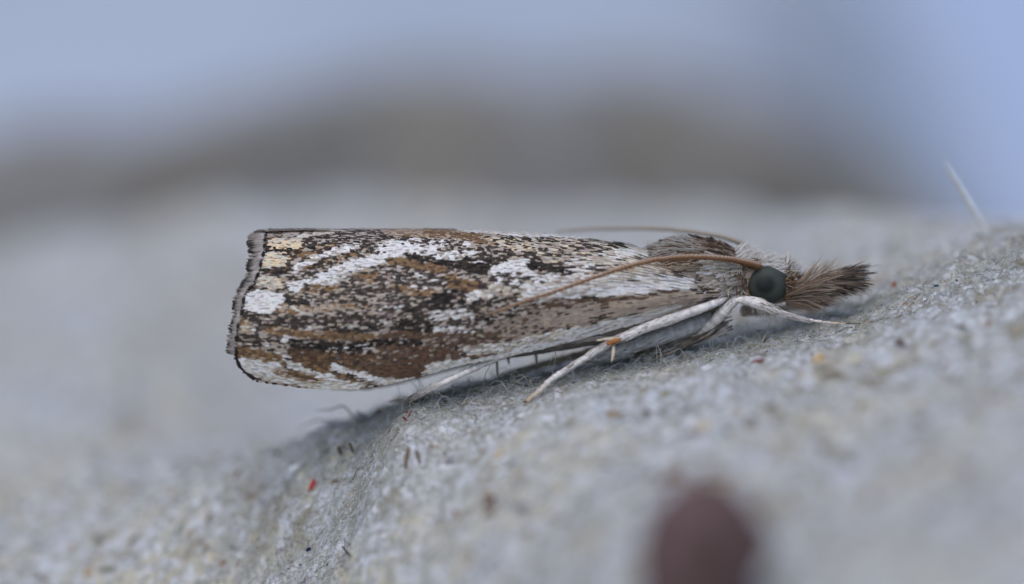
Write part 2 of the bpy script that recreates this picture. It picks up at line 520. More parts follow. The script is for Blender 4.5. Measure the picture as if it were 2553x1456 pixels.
z(C1, 60, [(O_, 3), (T_, 2), (D_, 2)], (1400, 560), (1560, 600))
z(C1, 70, [(O_, 4), (T_, 4), (P_, .6)], (500, 725), (750, 735), (1000, 720), (1220, 740))
z(C1, 80, [(L_, 3), (G_, 3), (T_, 1), (D_, 1)], (740, 790), (1000, 780), (1300, 700))
z(C1, 30, [(D_, 5), (K_, 2)], (520, 640), (620, 690), (720, 680))
z(C1, 24, [(G_, 3), (D_, 2), (T_, 1)], (300, 568), (420, 585), (520, 620))
z(C1, 165, [(W_, 12), (P_, .5)], (300, 668), (420, 675))
z(C1, 90, [(W_, 12)], (430, 640), (500, 650))
z(C1, 90, [(D_, 3), (G_, 4), (L_, 1)], (260, 790), (450, 820), (700, 810), (1000, 830), (1560, 780))
z(C1, 70, [(D_, 3), (K_, 2), (G_, 2), (W_, .6)], (900, 880), (1200, 860), (1560, 830))
z(C1, 100, [(T_, 3), (L_, 1), (O_, 1), (P_, 2)], (240, 850), (250, 880))
z(C1, 34, [(L_, 3), (W_, 2), (G_, 2)], (300, 850), (390, 930), (520, 970), (620, 900), (760, 850))
z(C1, 60, [(O_, 4), (B_, 3), (T_, 1.5)], (400, 890), (560, 900), (800, 930), (1080, 930), (1300, 960))
z(C1, 90, [(G_, 4), (D_, 3), (T_, 1)], (230, 960), (330, 980))
z(C1, 75, [(D_, 5), (K_, 4), (G_, 1), (W_, .4)], (600, 990), (850, 1025), (1100, 1005), (1380, 960), (1560, 900))
z(C1, 80, [(O_, 6), (B_, 2), (T_, 1)], (190, 1050), (420, 1085), (540, 1120))
z(C1, 46, [(W_, 4), (L_, 4), (G_, 1)], (420, 1000), (540, 1060), (590, 1130))
z(C1, 50, [(D_, 4), (B_, 4)], (590, 1040), (760, 1060), (900, 1060))
z(C1, 130, [(R_, 6), (B_, 3), (O_, 2), (G_, 1)], (640, 1090), (850, 1120), (1100, 1130), (1560, 1130))
z(C1, 48, [(W_, 6), (P_, 2)], (570, 1140), (720, 1190), (880, 1240), (960, 1290), (1120, 1310))
z(C1, 36, [(O_, 4), (B_, 4)], (700, 1160), (900, 1205), (1080, 1270))
z(C1, 40, [(W_, 7), (L_, 1)], (900, 1160), (1100, 1215), (1300, 1275), (1560, 1270))
z(C1, 70, [(R_, 5), (B_, 3), (D_, 1)], (1250, 1200), (1480, 1220))
z(C1, 110, [(W_, 9), (P_, 1.5)], (210, 1150), (330, 1175), (470, 1175))
z(C1, 70, [(P_, 5), (W_, 3)], (300, 1235), (480, 1260), (900, 1310), (1100, 1320))
z(C1, 70, [(T_, 3), (O_, 2), (P_, 2)], (480, 1200), (620, 1235), (760, 1270))
z(C1, 44, [(O_, 3), (B_, 4)], (580, 1215), (700, 1240), (780, 1265))
z(C1, 26, [(D_, 3), (G_, 3), (T_, 2)], (215, 1245), (500, 1300), (800, 1335))
# --- middle
z(C2, 66, [(O_, 3), (T_, 3), (L_, 1)], (30, 140), (210, 150), (330, 160))
z(C2, 70, [(O_, 4), (B_, 3), (T_, 2)], (330, 150), (500, 165), (690, 190), (820, 215))
z(C2, 46, [(P_, 4), (W_, 4), (T_, .7)], (560, 118), (760, 135), (1000, 155), (1560, 190))
z(C2, 90, [(W_, 7), (L_, 1), (D_, .5)], (0, 260), (150, 250), (350, 250))
z(C2, 60, [(W_, 3), (L_, 2), (D_, 2), (G_, 2)], (200, 210), (400, 235), (620, 240))
z(C2, 70, [(W_, 6), (L_, 2), (G_, 1)], (250, 300), (430, 325), (560, 320), (700, 310))
z(C2, 100, [(L_, 2), (G_, 3), (D_, 3), (T_, 1)], (740, 300), (870, 320), (1020, 330))
z(C2, 76, [(C_, 2), (T_, 4), (P_, 3), (D_, 1.4)], (830, 205), (960, 245), (1200, 270), (1560, 300))
z(C2, 50, [(D_, 3), (G_, 3), (T_, 2), (P_, 2)], (1000, 200), (1250, 220), (1560, 250))
z(C2, 60, [(D_, 3), (K_, 1), (G_, 3), (P_, 1)], (1080, 350), (1250, 330), (1500, 330))
z(C2, 70, [(K_, 4), (D_, 4), (G_, 1)], (190, 335), (400, 380), (600, 400), (760, 430), (880, 480))
z(C2, 54, [(D_, 4), (K_, 3), (W_, .4)], (590, 365), (720, 370), (800, 400))
z(C2, 60, [(O_, 6), (B_, 3), (D_, 1)], (120, 370), (300, 405), (440, 435))
z(C2, 90, [(W_, 8), (L_, 1)], (850, 440), (960, 410), (1060, 385), (1100, 450))
z(C2, 80, [(W_, 6), (L_, 2), (D_, .4)], (1120, 500), (1250, 490), (1370, 510), (1560, 410))
z(C2, 66, [(D_, 4), (K_, 5)], (1110, 405), (1250, 405), (1400, 450))
z(C2, 96, [(D_, 3), (G_, 2), (W_, 3), (L_, 1)], (820, 500), (1000, 500), (1250, 530))
z(C2, 130, [(G_, 4), (L_, 2), (D_, 3), (W_, .5)], (0, 480), (300, 500), (450, 540), (300, 620), (0, 680))
z(C2, 90, [(O_, 5), (B_, 3), (D_, 2)], (500, 500), (600, 555), (720, 560))
z(C2, 60, [(O_, 4), (T_, 2), (D_, 2)], (80, 560), (240, 600), (450, 600))
z(C2, 100, [(D_, 4), (K_, 4), (G_, 1)], (400, 640), (520, 620), (640, 660))
z(C2, 80, [(D_, 4), (K_, 3), (G_, 2)], (180, 715), (350, 700), (500, 715))
z(C2, 60, [(W_, 3), (P_, 2), (L_, 1)], (640, 640), (700, 605), (790, 620))
z(C2, 56, [(T_, 2), (P_, 3), (L_, 2), (D_, 2)], (820, 560), (950, 600), (1120, 640))
z(C2, 90, [(L_, 4), (W_, 4), (G_, 1)], (370, 780), (500, 770), (640, 760))
z(C2, 66, [(L_, 3), (G_, 3), (D_, 3)], (640, 720), (760, 690), (960, 690), (1100, 720))
z(C2, 60, [(D_, 4), (G_, 3), (L_, 2), (K_, 1)], (470, 825), (700, 820), (880, 800), (1000, 780))
z(C2, 110, [(D_, 4), (K_, 4), (G_, 2)], (60, 860), (200, 830), (320, 870))
z(C2, 80, [(W_, 2), (L_, 3), (G_, 2)], (560, 880), (640, 910), (420, 880))
z(C2, 60, [(W_, 3), (L_, 3), (G_, 2)], (0, 830), (60, 830))
z(C2, 110, [(W_, 7), (L_, 3), (P_, 1)], (1080, 580), (1250, 590), (1560, 575))
z(C2, 70, [(L_, 3), (G_, 2), (W_, 2)], (980, 690), (1150, 680), (1280, 640))
z(C2, 70, [(B_, 4), (T_, 2), (D_, 2), (R_, 1)], (1250, 690), (1400, 680), (1560, 670))
TB = (.33, .265, .215)
z(C2, 180, [(TB, 6), (T_, 2), (G_, 2), (B_, 1)], (850, 900), (1050, 860), (1250, 810), (1560, 760))
z(C2, 70, [(B_, 2), (TB, 3), (D_, 1)], (1080, 720), (1200, 740), (1350, 730))
z(C2, 90, [(B_, 4), (R_, 3), (G_, 2), (TB, 2)], (0, 930), (350, 940), (600, 950), (850, 930))
z(C2, 60, [(D_, 4), (K_, 2), (B_, 1)], (0, 980), (120, 970), (260, 975))
z(C2, 150, [(R_, 6), (B_, 3), (G_, 1.5), (TB, 1)], (0, 1070), (250, 1080), (480, 1070))
z(C2, 110, [(R_, 7), (B_, 3)], (0, 1180), (200, 1200), (330, 1140))
z(C2, 86, [(W_, 3), (L_, 4), (P_, 3), (TB, 1.5)], (640, 1040), (850, 1020), (1050, 985), (1300, 930), (1560, 870))
z(C2, 26, [(R_, 4), (B_, 3), (O_, 1)], (540, 1085), (700, 1075), (830, 1080))
z(C2, 80, [(W_, 5), (P_, 4)], (330, 1180), (450, 1150), (620, 1125))
z(C2, 50, [(W_, 8), (P_, 2)], (400, 1195), (650, 1130), (900, 1080), (1200, 1000), (1560, 910))
z(C2, 46, [(W_, 6), (P_, 4)], (0, 1275), (250, 1262), (450, 1200))
# --- base
z(C3, 190, [(T_, 3), (P_, 2.5), (L_, 2), (D_, 2), (G_, 3), (C_, .8)], (0, 230), (300, 260), (620, 290))
z(C3, 44, [(W_, 7), (P_, 3)], (0, 112), (300, 128), (560, 165), (700, 210))
z(C3, 40, [(K_, 4), (D_, 3)], (530, 205), (660, 232))
z(C3, 80, [(P_, 4), (W_, 3), (T_, 1)], (500, 280), (700, 260), (900, 260))
z(C3, 60, [(D_, 4), (K_, 4), (W_, .6)], (0, 365), (160, 390))
z(C3, 56, [(D_, 3), (G_, 2), (W_, 3)], (180, 325), (380, 350))
z(C3, 60, [(P_, 3), (L_, 3), (W_, 2), (T_, 2), (G_, 1)], (250, 310), (500, 320))
z(C3, 76, [(W_, 5), (L_, 4), (P_, 2), (T_, 1)], (0, 460), (300, 450), (560, 430), (850, 420))
z(C3, 60, [(T_, 4), (P_, 3), (B_, 1)], (560, 390), (760, 360), (960, 400))
z(C3, 96, [(W_, 8), (L_, 2), (P_, 1)], (60, 540), (400, 525), (700, 515), (900, 490), (1090, 490))
z(C3, 64, [(B_, 3), (TB, 5), (R_, 2), (D_, 1)], (0, 640), (300, 618), (600, 605), (850, 585), (980, 560))
z(C3, 130, [(TB, 7), (T_, 3), (G_, 1)], (0, 730), (400, 710), (800, 650), (1100, 600))
z(C3, 60, [(W_, 4), (L_, 3), (P_, 3)], (0, 880), (300, 815), (600, 750), (850, 690), (1000, 640))
z(C3, 46, [(W_, 7), (L_, 2)], (0, 930), (300, 860), (600, 790), (800, 730))


def wing_colour(px, py):
    """own colour of the wing scale at this place of the wing"""
    n = len(px)
    jx = px + rng.normal(0, 3.4, n); jy = py + rng.normal(0, 1.2, n)
    col = np.zeros((n, 3)); pick = rng.random(n)
    default = [(G_, 3), (D_, 2), (L_, 3), (T_, 1.5)]

    def put(mask, mix, pk):
        w = np.array([m_[1] for m_ in mix], float); cw = np.cumsum(w / w.sum())
        k = np.minimum(np.searchsorted(cw, pk), len(mix) - 1)
        col[mask] = np.array([m_[0] for m_ in mix])[k]
    put(np.ones(n, bool), default, pick)
    tri = rng.choice([.30, .75, 1.7], n, p=[.42, .33, .25])             # grey areas are dark bricks between pale ones
    for zo in Z:
        dd = near_line(zo.p, jx, jy)
        msk = dd < zo.w
        if msk.any():
            put(msk, zo.mix, pick[msk])
    dark = col.mean(1) < .05
    spk = dark & (rng.random(n) < .16)
    col[spk] = palette(spk.sum(), [L_, T_, G_, L_], .2)
    isg = np.abs(col - np.array(G_)).sum(1) < 1e-6
    col[isg] *= tri[isg][:, None]
    return col


def membrane_colour(px, py):
    col = np.tile(np.array(T_) * .6, (len(px), 1))
    for zo in Z:
        w = np.array([m_[1] for m_ in zo.mix], float); w /= w.sum()
        mean = (np.array([m_[0] for m_ in zo.mix]) * w[:, None]).sum(0)
        col[near_line(zo.p, px, py) < zo.w] = mean
    return col


# wing outline in the picture
TOP = np.array([(500, 600), (600, 588), (650, 583), (750, 575), (900, 571), (1100, 571), (1300, 578), (1450, 590), (1560, 606), (1640, 632), (1720, 668), (1800, 700)], float)
BOT = np.array([(500, 925), (590, 938), (640, 950), (760, 966), (870, 970), (960, 958), (1050, 936), (1150, 908), (1250, 890), (1350, 868), (1450, 842), (1550, 815), (1650, 790), (1720, 772), (1800, 745)], float)
TERM = np.array([(575, 662), (600, 656), (625, 655), (650, 648), (680, 641), (710, 626), (735, 606), (760, 601), (790, 597), (820, 589), (850, 585), (880, 584), (905, 586), (925, 594), (940, 612), (952, 640)], float)
WBASE = 1796.0


def half_depth(px):
    return np.interp(px, [550, 700, 1000, 1400, 1700, 1800], [1.05, 1.2, 1.38, 1.32, 1.05, 0.75])


PH0, PH1 = math.radians(3), math.radians(128)


def wing_point(s, ph, side=-1.0, lift=0.0):
    """s 0 base .. 1 termen, ph angle around the roll of the wing; returns px, py, d"""
    s = np.asarray(s, float); ph = np.asarray(ph, float)
    t = (math.cos(PH0) - np.cos(ph)) / (math.cos(PH0) - math.cos(PH1))
    pyt = 583 + t * (952 - 583)
    tx = np.interp(pyt, TERM[:, 0], TERM[:, 1])
    px = WBASE + s * (tx - WBASE)
    top = smooth_interp(TOP, px); bot = smooth_interp(BOT, px)
    py = top + t * (bot - top)
    B = half_depth(px)
    wav = 0.02 * np.sin(ph * 7 + px * 0.004) + 0.02 * np.sin(px * 0.013 + ph * 3)
    d = side * (B * np.sin(ph) + wav + lift)
    if side > 0:                                                  # the far wing sits a little higher and shorter
        py = py - np.interp(px, [640, 760, 900], [10, 4, -4]); px = px + 10 * s
    return px, py, d


def wing(side, name_label):
    ns, npz = 260, 90
    lo_ = -.06 if side < 0 else -.16                             # the far wing laps over the ridge
    S, Pz = np.meshgrid(np.linspace(0, 1, ns), np.linspace(lo_, PH1, npz), indexing='ij')
    px, py, d = wing_point(S, Pz, side, -0.03)
    v = at(px, py, d)
    px2, py2, d2 = wing_point(S, Pz, side, -0.06)
    v2 = at(px2, py2, d2)
    V = np.concatenate([v.reshape(-1, 3), v2.reshape(-1, 3)])
    i, j = np.meshgrid(np.arange(ns - 1), np.arange(npz - 1), indexing='ij')
    q = np.stack([i * npz + j, (i + 1) * npz + j, (i + 1) * npz + j + 1, i * npz + j + 1], -1).reshape(-1, 4)
    off = ns * npz
    edge = []
    loop = [(a, 0) for a in range(ns)] + [(ns - 1, b) for b in range(1, npz)] + [(a, npz - 1) for a in range(ns - 2, -1, -1)] + [(0, b) for b in range(npz - 2, 0, -1)]
    for k in range(len(loop)):
        a, b = loop[k], loop[(k + 1) % len(loop)]
        ia, ib = a[0] * npz + a[1], b[0] * npz + b[1]
        edge.append((ia, ib, ib + off, ia + off))
    mc = membrane_colour(px.ravel(), py.ravel())
    w = mesh_object('forewing', V, np.concatenate([q, q[:, ::-1] + off, np.array(edge)]), M_SCALE, moth, np.concatenate([mc, mc]))
    if name_label: w['label'] = name_label
    # scales laid like shingles, pointing to the tip
    S_, H_ = [], []
    row = 0
    xs = 7.6
    nrow = int((WBASE - 585) / xs)
    for r in range(-1, nrow):
        s0 = r / nrow
        pxm = WBASE - r * xs
        hgt = np.interp(pxm, BOT[:, 0], BOT[:, 1]) - np.interp(pxm, TOP[:, 0], TOP[:, 1])
        arc = hgt / 2 * 1.25 * (PH1 - lo_) / 1.6
        m_ = max(8, int(arc / 4.0))
        ph = np.linspace(lo_ - 0.05, PH1, m_) + (0.5 if r % 2 else 0) * (PH1 - PH0) / m_
        S_.append(np.full(m_, s0) + rng.normal(0, 0.004, m_)); H_.append(ph + rng.normal(0, 0.006, m_))
    S_ = np.clip(np.concatenate(S_), 0, 0.996); H_ = np.clip(np.concatenate(H_), lo_ - .03, PH1)
    n = len(S_)
    px, py, d = wing_point(S_, H_, side)
    col = wing_colour(px - 9, py) * rng.uniform(0.92, 1.08, (n, 1)) * (1 + rng.normal(0, .02, (n, 3)))
    # dark line of the termen
    tl = near_line(TERM[:, ::-1], px, py)
    dk = tl < 6 + 2 * np.sin(py * 0.11)
    col[dk] = np.array(K_) * rng.uniform(.8, 1.6, (dk.sum(), 1))
    base_f = np.clip((px - 1330) / 350, 0, 1)                     # long silky scales towards the base
    pale = col.mean(1) > .38
    Lg = (13.5 + 26 * base_f + np.where(pale, 2, 0)) * rng.uniform(.8, 1.25, n)
    Wd = (5.4 - 1.8 * base_f - np.where(pale, .3, 0)) * rng.uniform(.85, 1.2, n)
    nS = 1.0 / (WBASE - 600)
    e = 0.004
    p0 = at(px, py, d)
    q1 = wing_point(np.clip(S_ + e, 0, 1.2), H_, side); q2_ = wing_point(S_, H_ + 0.02, side)
    T = at(q1[0], q1[1], q1[2]) - p0; T /= np.linalg.norm(T, axis=1, keepdims=True) + 1e-9
    A = at(q2_[0], q2_[1], q2_[2]) - p0; A /= np.linalg.norm(A, axis=1, keepdims=True) + 1e-9
    N = np.cross(T, A); N /= np.linalg.norm(N, axis=1, keepdims=True) + 1e-9
    out = -FWD * (-side)
    cen = at(px, 770 + 0 * px, 0 * px)
    flip = ((p0 - cen) * N).sum(1) < 0
    N[flip] *= -1
    T = T + A * rng.normal(0, 0.04, n)[:, None]
    # keep scales inside the termen
    room = np.maximum(px - np.interp(py, TERM[:, 0], TERM[:, 1]), 4)
    Lg = np.minimum(Lg, room + 3)
    L3 = (Lg / PPM)[:, None]; W3 = (Wd / PPM / 2)[:, None]
    lf = (rng.uniform(.006, .011, n) + np.where(col.mean(1) < .08, .008, 0))[:, None]
    zb = rng.uniform(0, .002, n)[:, None]
    v = np.stack([p0 - A * W3 * .55 + N * (zb - .004), p0 + A * W3 * .55 + N * (zb - .004),
                  p0 + T * L3 * .45 + A * W3 + N * (zb + lf * .55), p0 + T * L3 * .45 - A * W3 + N * (zb + lf * .55),
                  p0 + T * L3 * .95 + A * W3 * .9 + N * (zb + lf), p0 + T * L3 * (.9 + .1 * rng.random((n, 1))) - A * W3 * .85 + N * (zb + lf),
                  p0 + T * L3 * 1.04 + N * (zb + lf)], 1)
    k = np.arange(n)[:, None] * 7
    q = np.concatenate([k + np.array([[0, 1, 2, 3]]), k + np.array([[3, 2, 4, 5]])])
    tr = k + np.array([[5, 4, 6]])
    b = Batch(); b.add(v.reshape(-1, 3), q, tr, np.repeat(col, 7, 0))
    so_ = b.build('wing_scales', M_SCALE, w, smooth=False); so_['kind'] = 'stuff'
    # dark raised margin along the termen
    ph = np.linspace(PH0, PH1 - .02, 70)
    mx_, my_, md_ = wing_point(np.full(70, .997), ph, side)
    mb = Batch()
    tubes(mb, at(mx_, my_, md_ + side * .01)[None], (np.full(70, 4.0) + 1.4 * np.sin(np.arange(70) * 1.3))[None] / PPM, np.tile(np.array(K_) * 1.1, (1, 70, 1)), 6)
    mb.build('wing_margin', M_SCALE, w)
    # fringe beyond the termen: pale root scales, grey toothed tips
    m_ = 1000
    ph = rng.uniform(PH0, PH1 - .30, m_)
    s = rng.uniform(.994, 1.0, m_)
    px, py, d = wing_point(s, ph, side)
    layer = rng.random(m_)
    band = 0.5 + 0.5 * np.sin(py * 0.125 + 1.0) + rng.normal(0, .25, m_)
    longs = (layer > .5) & (band > .30)
    cc = np.where(longs[:, None], np.array((.50, .45, .42)), np.array((.66, .61, .58))) * rng.uniform(.75, 1.15, (m_, 1))
    tip_c = np.where((longs & (band > .55))[:, None], np.array((.07, .058, .052)), np.array((.34, .29, .265))) * rng.uniform(.7, 1.3, (m_, 1))
    Lf = np.interp(py, [590, 640, 740, 800, 900, 960], [42, 37, 27, 20, 24, 5]) * np.where(longs, 1.0, .62) * rng.uniform(.75, 1.08, m_)
    diry = np.interp(py, [590, 900, 960], [.12, .05, .55])
    K = 5
    tt = np.linspace(0, 1, K)
    pth = at(px[:, None] - Lf[:, None] * tt, py[:, None] + diry[:, None] * Lf[:, None] * tt + rng.normal(0, 1.6, (m_, 1)) * tt,
             d[:, None] + side * 0.04 * layer[:, None] - side * .12 * tt ** 2)
    rad = (np.array([1.0, 1.6, 2.0, 2.2, 1.2]) / PPM)[None] * rng.uniform(.7, 1.2, (m_, 1))
    wgt = np.clip((tt - .45) / .3, 0, 1)[None, :, None]
    cols = cc[:, None] * (1 - wgt) + tip_c[:, None] * wgt
    fb = Batch(); tubes(fb, pth, rad, cols, 4, flat=.35)
    fo = fb.build('fringe', M_HAIR, w, smooth=False); fo['kind'] = 'stuff'
    return w


near_wing = wing(-1.0, None)
far_wing = wing(1.0, None)

# ---- body: head, thorax and abdomen in one skin
SP = [(1984, 722, 3, 3), (1972, 718, 26, 24), (1945, 706, 50, 42), (1905, 697, 60, 52), (1865, 692, 56, 54), (1830, 690, 66, 74), (1770, 692, 92, 92),
      (1690, 702, 106, 96), (1590, 735, 104, 92), (1450, 780, 86, 88), (1300, 815, 74, 90), (1150, 845, 58, 70), (1060, 862, 30, 40), (1030, 868, 4, 4)]
spn = resample(SP, 90)
na = 40
ang = np.linspace(0, 2 * math.pi, na, endpoint=False)
bv, bc = [], []
for (x, y, ry, rd) in spn:
    for a in ang:
        nzv = 1 + .03 * fbm(x * .03, math.cos(a) * 3, math.sin(a) * 3, 3)
        bv.append((x, y - math.cos(a) * max(ry, 1) * nzv, -math.sin(a) * max(rd, 1) / PPM * nzv))
bv = np.array(bv)
c = np.tile(np.array((.30, .25, .21)), (len(bv), 1))
c[bv[:, 0] > 1850] = (.34, .26, .20)
c[(bv[:, 0] < 1560)] = (.33, .30, .28)
V = at(bv[:, 0], bv[:, 1], bv[:, 2])
i, j = np.meshgrid(np.arange(len(spn) - 1), np.arange(na), indexing='ij')
q = np.stack([i * na + j, i * na + (j + 1) % na, (i + 1) * na + (j + 1) % na, (i + 1) * na + j], -1).reshape(-1, 4)
mesh_object('body', V, q, M_BODY, moth, c)

# ---- eyes
m, n_, l_, p_ = new_mat('compound_eye')
tc = n_.new('ShaderNodeTexCoord')
gr = n_.new('ShaderNodeTexGradient'); gr.gradient_type = 'SPHERICAL'
mp = n_.new('ShaderNodeMapping')
l_.new(tc.outputs['Object'], mp.inputs[0]); l_.new(mp.outputs[0], gr.inputs[0])
EYE = (1911, 711)
pseudopupil = at(1906, 709, -0.62)  # view-dependent dark pseudopupil, painted into the eye colour as a fixed spot
mp.vector_type = 'TEXTURE'
mp.inputs['Location'].default_value = Vector(pseudopupil)
mp.inputs['Scale'].default_value = (.36, .36, .36)
rp = n_.new('ShaderNodeValToRGB')
e = rp.color_ramp.elements
e[0].position = .26; e[0].color = (.055, .063, .055, 1)
e[1].position = .62; e[1].color = (.012, .015, .014, 1)
l_.new(gr.outputs[0], rp.inputs[0])
vo = n_.new('ShaderNodeTexVoronoi'); vo.inputs['Scale'].default_value = 55
l_.new(tc.outputs['Object'], vo.inputs['Vector'])
bp = n_.new('ShaderNodeBump'); bp.inputs['Strength'].default_value = .12; bp.inputs['Distance'].default_value = .01
l_.new(vo.outputs[0], bp.inputs['Height']); l_.new(bp.outputs[0], p_.inputs['Normal'])
l_.new(rp.outputs[0], p_.inputs['Base Color']); p_.inputs['Roughness'].default_value = .45
p_.inputs['Specular IOR Level'].default_value = .2
M_EYE = m
for side in (-1, 1):
    th = np.linspace(0, math.pi, 33); fi = np.linspace(0, 2 * math.pi, 49)[:-1]
    TH, FI = np.meshgrid(th, fi, indexing='ij')
    ex = EYE[0] + 51 * np.sin(TH) * np.cos(FI); ey = EYE[1] + 49 * np.sin(TH) * np.sin(FI)
    ed = side * (.26 + .37 * np.cos(TH))
    V = at(ex, ey, ed).reshape(-1, 3)
    i, j = np.meshgrid(np.arange(32), np.arange(48), indexing='ij')
    q = np.stack([i * 48 + j, i * 48 + (j + 1) % 48, (i + 1) * 48 + (j + 1) % 48, (i + 1) * 48 + j], -1).reshape(-1, 4)
    eo = mesh_object('eye', V, q, M_EYE, moth)
    if side < 0: eo['label'] = 'large round dark grey-green eye with black centre'


# ---- hairs
def hairs(name, roots, dirs, length, width, c0, c1, parent, bend=0.15, K=5, sides=3, flat=.5, label=None, tipw=.35):
    """roots (N,3 picture x, y, d), dirs (N,3 in picture x, y-down, depth; unit px), length px, width px"""
    n = len(roots)
    dirs = dirs / np.linalg.norm(dirs, axis=1, keepdims=True)
    t = np.linspace(0, 1, K)
    bd = rng.normal(0, bend, (n, 1, 3))
    p = roots[:, None] * np.array([1, 1, PPM]) + dirs[:, None] * length[:, None, None] * t[None, :, None] + bd * length[:, None, None] * (t ** 2)[None, :, None]
    P3 = at(p[..., 0], p[..., 1], p[..., 2] / PPM)
    prof = np.interp(t, [0, .3, .7, 1], [.7, 1, .95, tipw])
    r = width[:, None] / 2 / PPM * prof[None]
    cc = c0[:, None] * (1 - t[None, :, None] ** 1.5) + c1[:, None] * (t[None, :, None] ** 1.5)
    b = Batch(); tubes(b, P3, r, cc, sides, flat=flat)
    o = b.build(name, M_HAIR, parent, smooth=False); o['kind'] = 'stuff'
    if label: o['label'] = label
    return o


def on_body(px, a, lift=1.0):
    """point on the skin at picture column px and angle a (0 top, pi/2 towards the camera)"""
    o = np.argsort(spn[:, 0])
    y = np.interp(px, spn[o, 0], spn[o, 1]); ry = np.interp(px, spn[o, 0], spn[o, 2]); rd = np.interp(px, spn[o, 0], spn[o, 3])
    return np.stack([px, y - np.cos(a) * ry * lift, -np.sin(a) * rd / PPM * lift], 1)


def sleek(px, a, spread, step=-24.0):
    """direction lying along the skin, towards the tail"""
    d_ = (on_body(px + step, a, 1.04) - on_body(px, a)) * np.array([1, 1, PPM])
    d_ /= np.linalg.norm(d_, axis=1, keepdims=True)
    return d_ + rng.normal(0, spread, d_.shape)


# thorax scales
n = 2600
px = rng.uniform(1570, 1850, n); a = rng.uniform(-1.6, 2.3, n)
a = np.where((px < 1752) & (a > .62 + .75 * (px > 1650)), rng.uniform(-1.4, .62, n), a)
rt = on_body(px, a)
dr = sleek(px, a, .06)
pal = palette(n, [B_, TB, TB, G_, T_, B_, T_], .2)
up = (np.cos(a) > .5)
pal[up] = palette(up.sum(), [G_, TB, B_, D_, TB, R_, B_], .2)
lowr = (a > 1.25) & (px > 1760)
pal[lowr] = palette(lowr.sum(), [P_, T_, P_, L_, TB], .2)
hairs('thorax_scales', rt, dr, rng.uniform(18, 34, n), rng.uniform(4.5, 8, n), pal, pal * 1.1, moth, .03, 4, 4, .25, tipw=.7)
# pale hairs of the shoulder edge
n = 150
px = rng.uniform(1600, 1760, n); a = rng.uniform(.25, .85, n)
rt = on_body(px, a, 1.02)
dr = sleek(px, a, .05)
hairs('shoulder_hairs', rt, dr, rng.uniform(34, 70, n), rng.uniform(2.0, 3.6, n), palette(n, [W_, P_, P_, T_]), palette(n, [W_, P_]), moth, .12)
# tegula: pale pad of scales at the wing root
n = 520
px = rng.uniform(1778, 1850, n); a = rng.uniform(.95, 2.1, n)
rt = on_body(px, a, 1.05)
dr = sleek(px, a, .12) + np.array([0, .12, 0])
hairs('tegula_scales', rt, dr, rng.uniform(26, 50, n), rng.uniform(4, 8, n), palette(n, [P_, L_, T_, W_, TB]), palette(n, [P_, L_, W_, P_]), moth, .04, 4, 4, .25, tipw=.7)
# dark skin between head and wing
n = 160
px = rng.uniform(1790, 1865, n); a = rng.uniform(1.0, 2.2, n)
rt = on_body(px, a, 1.03)
dr = np.stack([rng.normal(-.6, .5, n), rng.normal(.5, .6, n), rng.normal(-.3, .2, n)], 1)
hairs('neck_hairs', rt, dr, rng.uniform(14, 34, n), rng.uniform(3, 6, n), palette(n, [R_, R_, B_, O_, P_]), palette(n, [R_, B_, P_, T_]), moth, .2)
# white crest on the head
n = 1700
px = rng.uniform(1828, 1970, n); a = rng.uniform(-1.2, 1.05, n)
rt = on_body(px, a, .98)
f = (px - 1832) / 136
dr = np.stack([.85 + .5 * f + rng.normal(0, .12, n), -np.cos(a) * (.60 - .85 * f) + rng.normal(0, .10, n), -.25 * np.sin(a) + rng.normal(0, .15, n)], 1)
hairs('head_tuft', rt, dr, rng.uniform(20, 38, n) * (1.1 - .4 * f), rng.uniform(2.8, 5.0, n), palette(n, [W_, W_, W_, P_], .06), palette(n, [W_, W_, W_, P_], .06), moth, .10)
n = 220                                                            # brown patch at the antenna root
px = rng.uniform(1850, 1892, n); a = rng.uniform(.75, 1.15, n)
rt = on_body(px, a, 1.04)
dr = np.stack([.5 + rng.normal(0, .4, n), rng.normal(.1, .3, n), -.3 + rng.normal(0, .15, n)], 1)
hairs('antenna_root_hairs', rt, dr, rng.uniform(10, 18, n), rng.uniform(3, 5, n), palette(n, [R_, B_, T_, T_]), palette(n, [T_, B_, O_]), moth, .2)
# hairs round the eye
n = 240
t = rng.uniform(.35 * math.pi, 1.05 * math.pi, n)
rt = np.stack([EYE[0] + 53 * np.cos(t), EYE[1] + 52 * np.sin(t), np.full(n, -.24) + rng.normal(0, .03, n)], 1)
dr = np.stack([np.cos(t) * .2 + .35, np.sin(t) * .5 + .4, -.25 + rng.normal(0, .2, n)], 1)
hairs('cheek_hairs', rt, dr, rng.uniform(14, 34, n), rng.uniform(2, 3.5, n), palette(n, [P_, W_, T_]), palette(n, [W_, P_]), moth, .2)


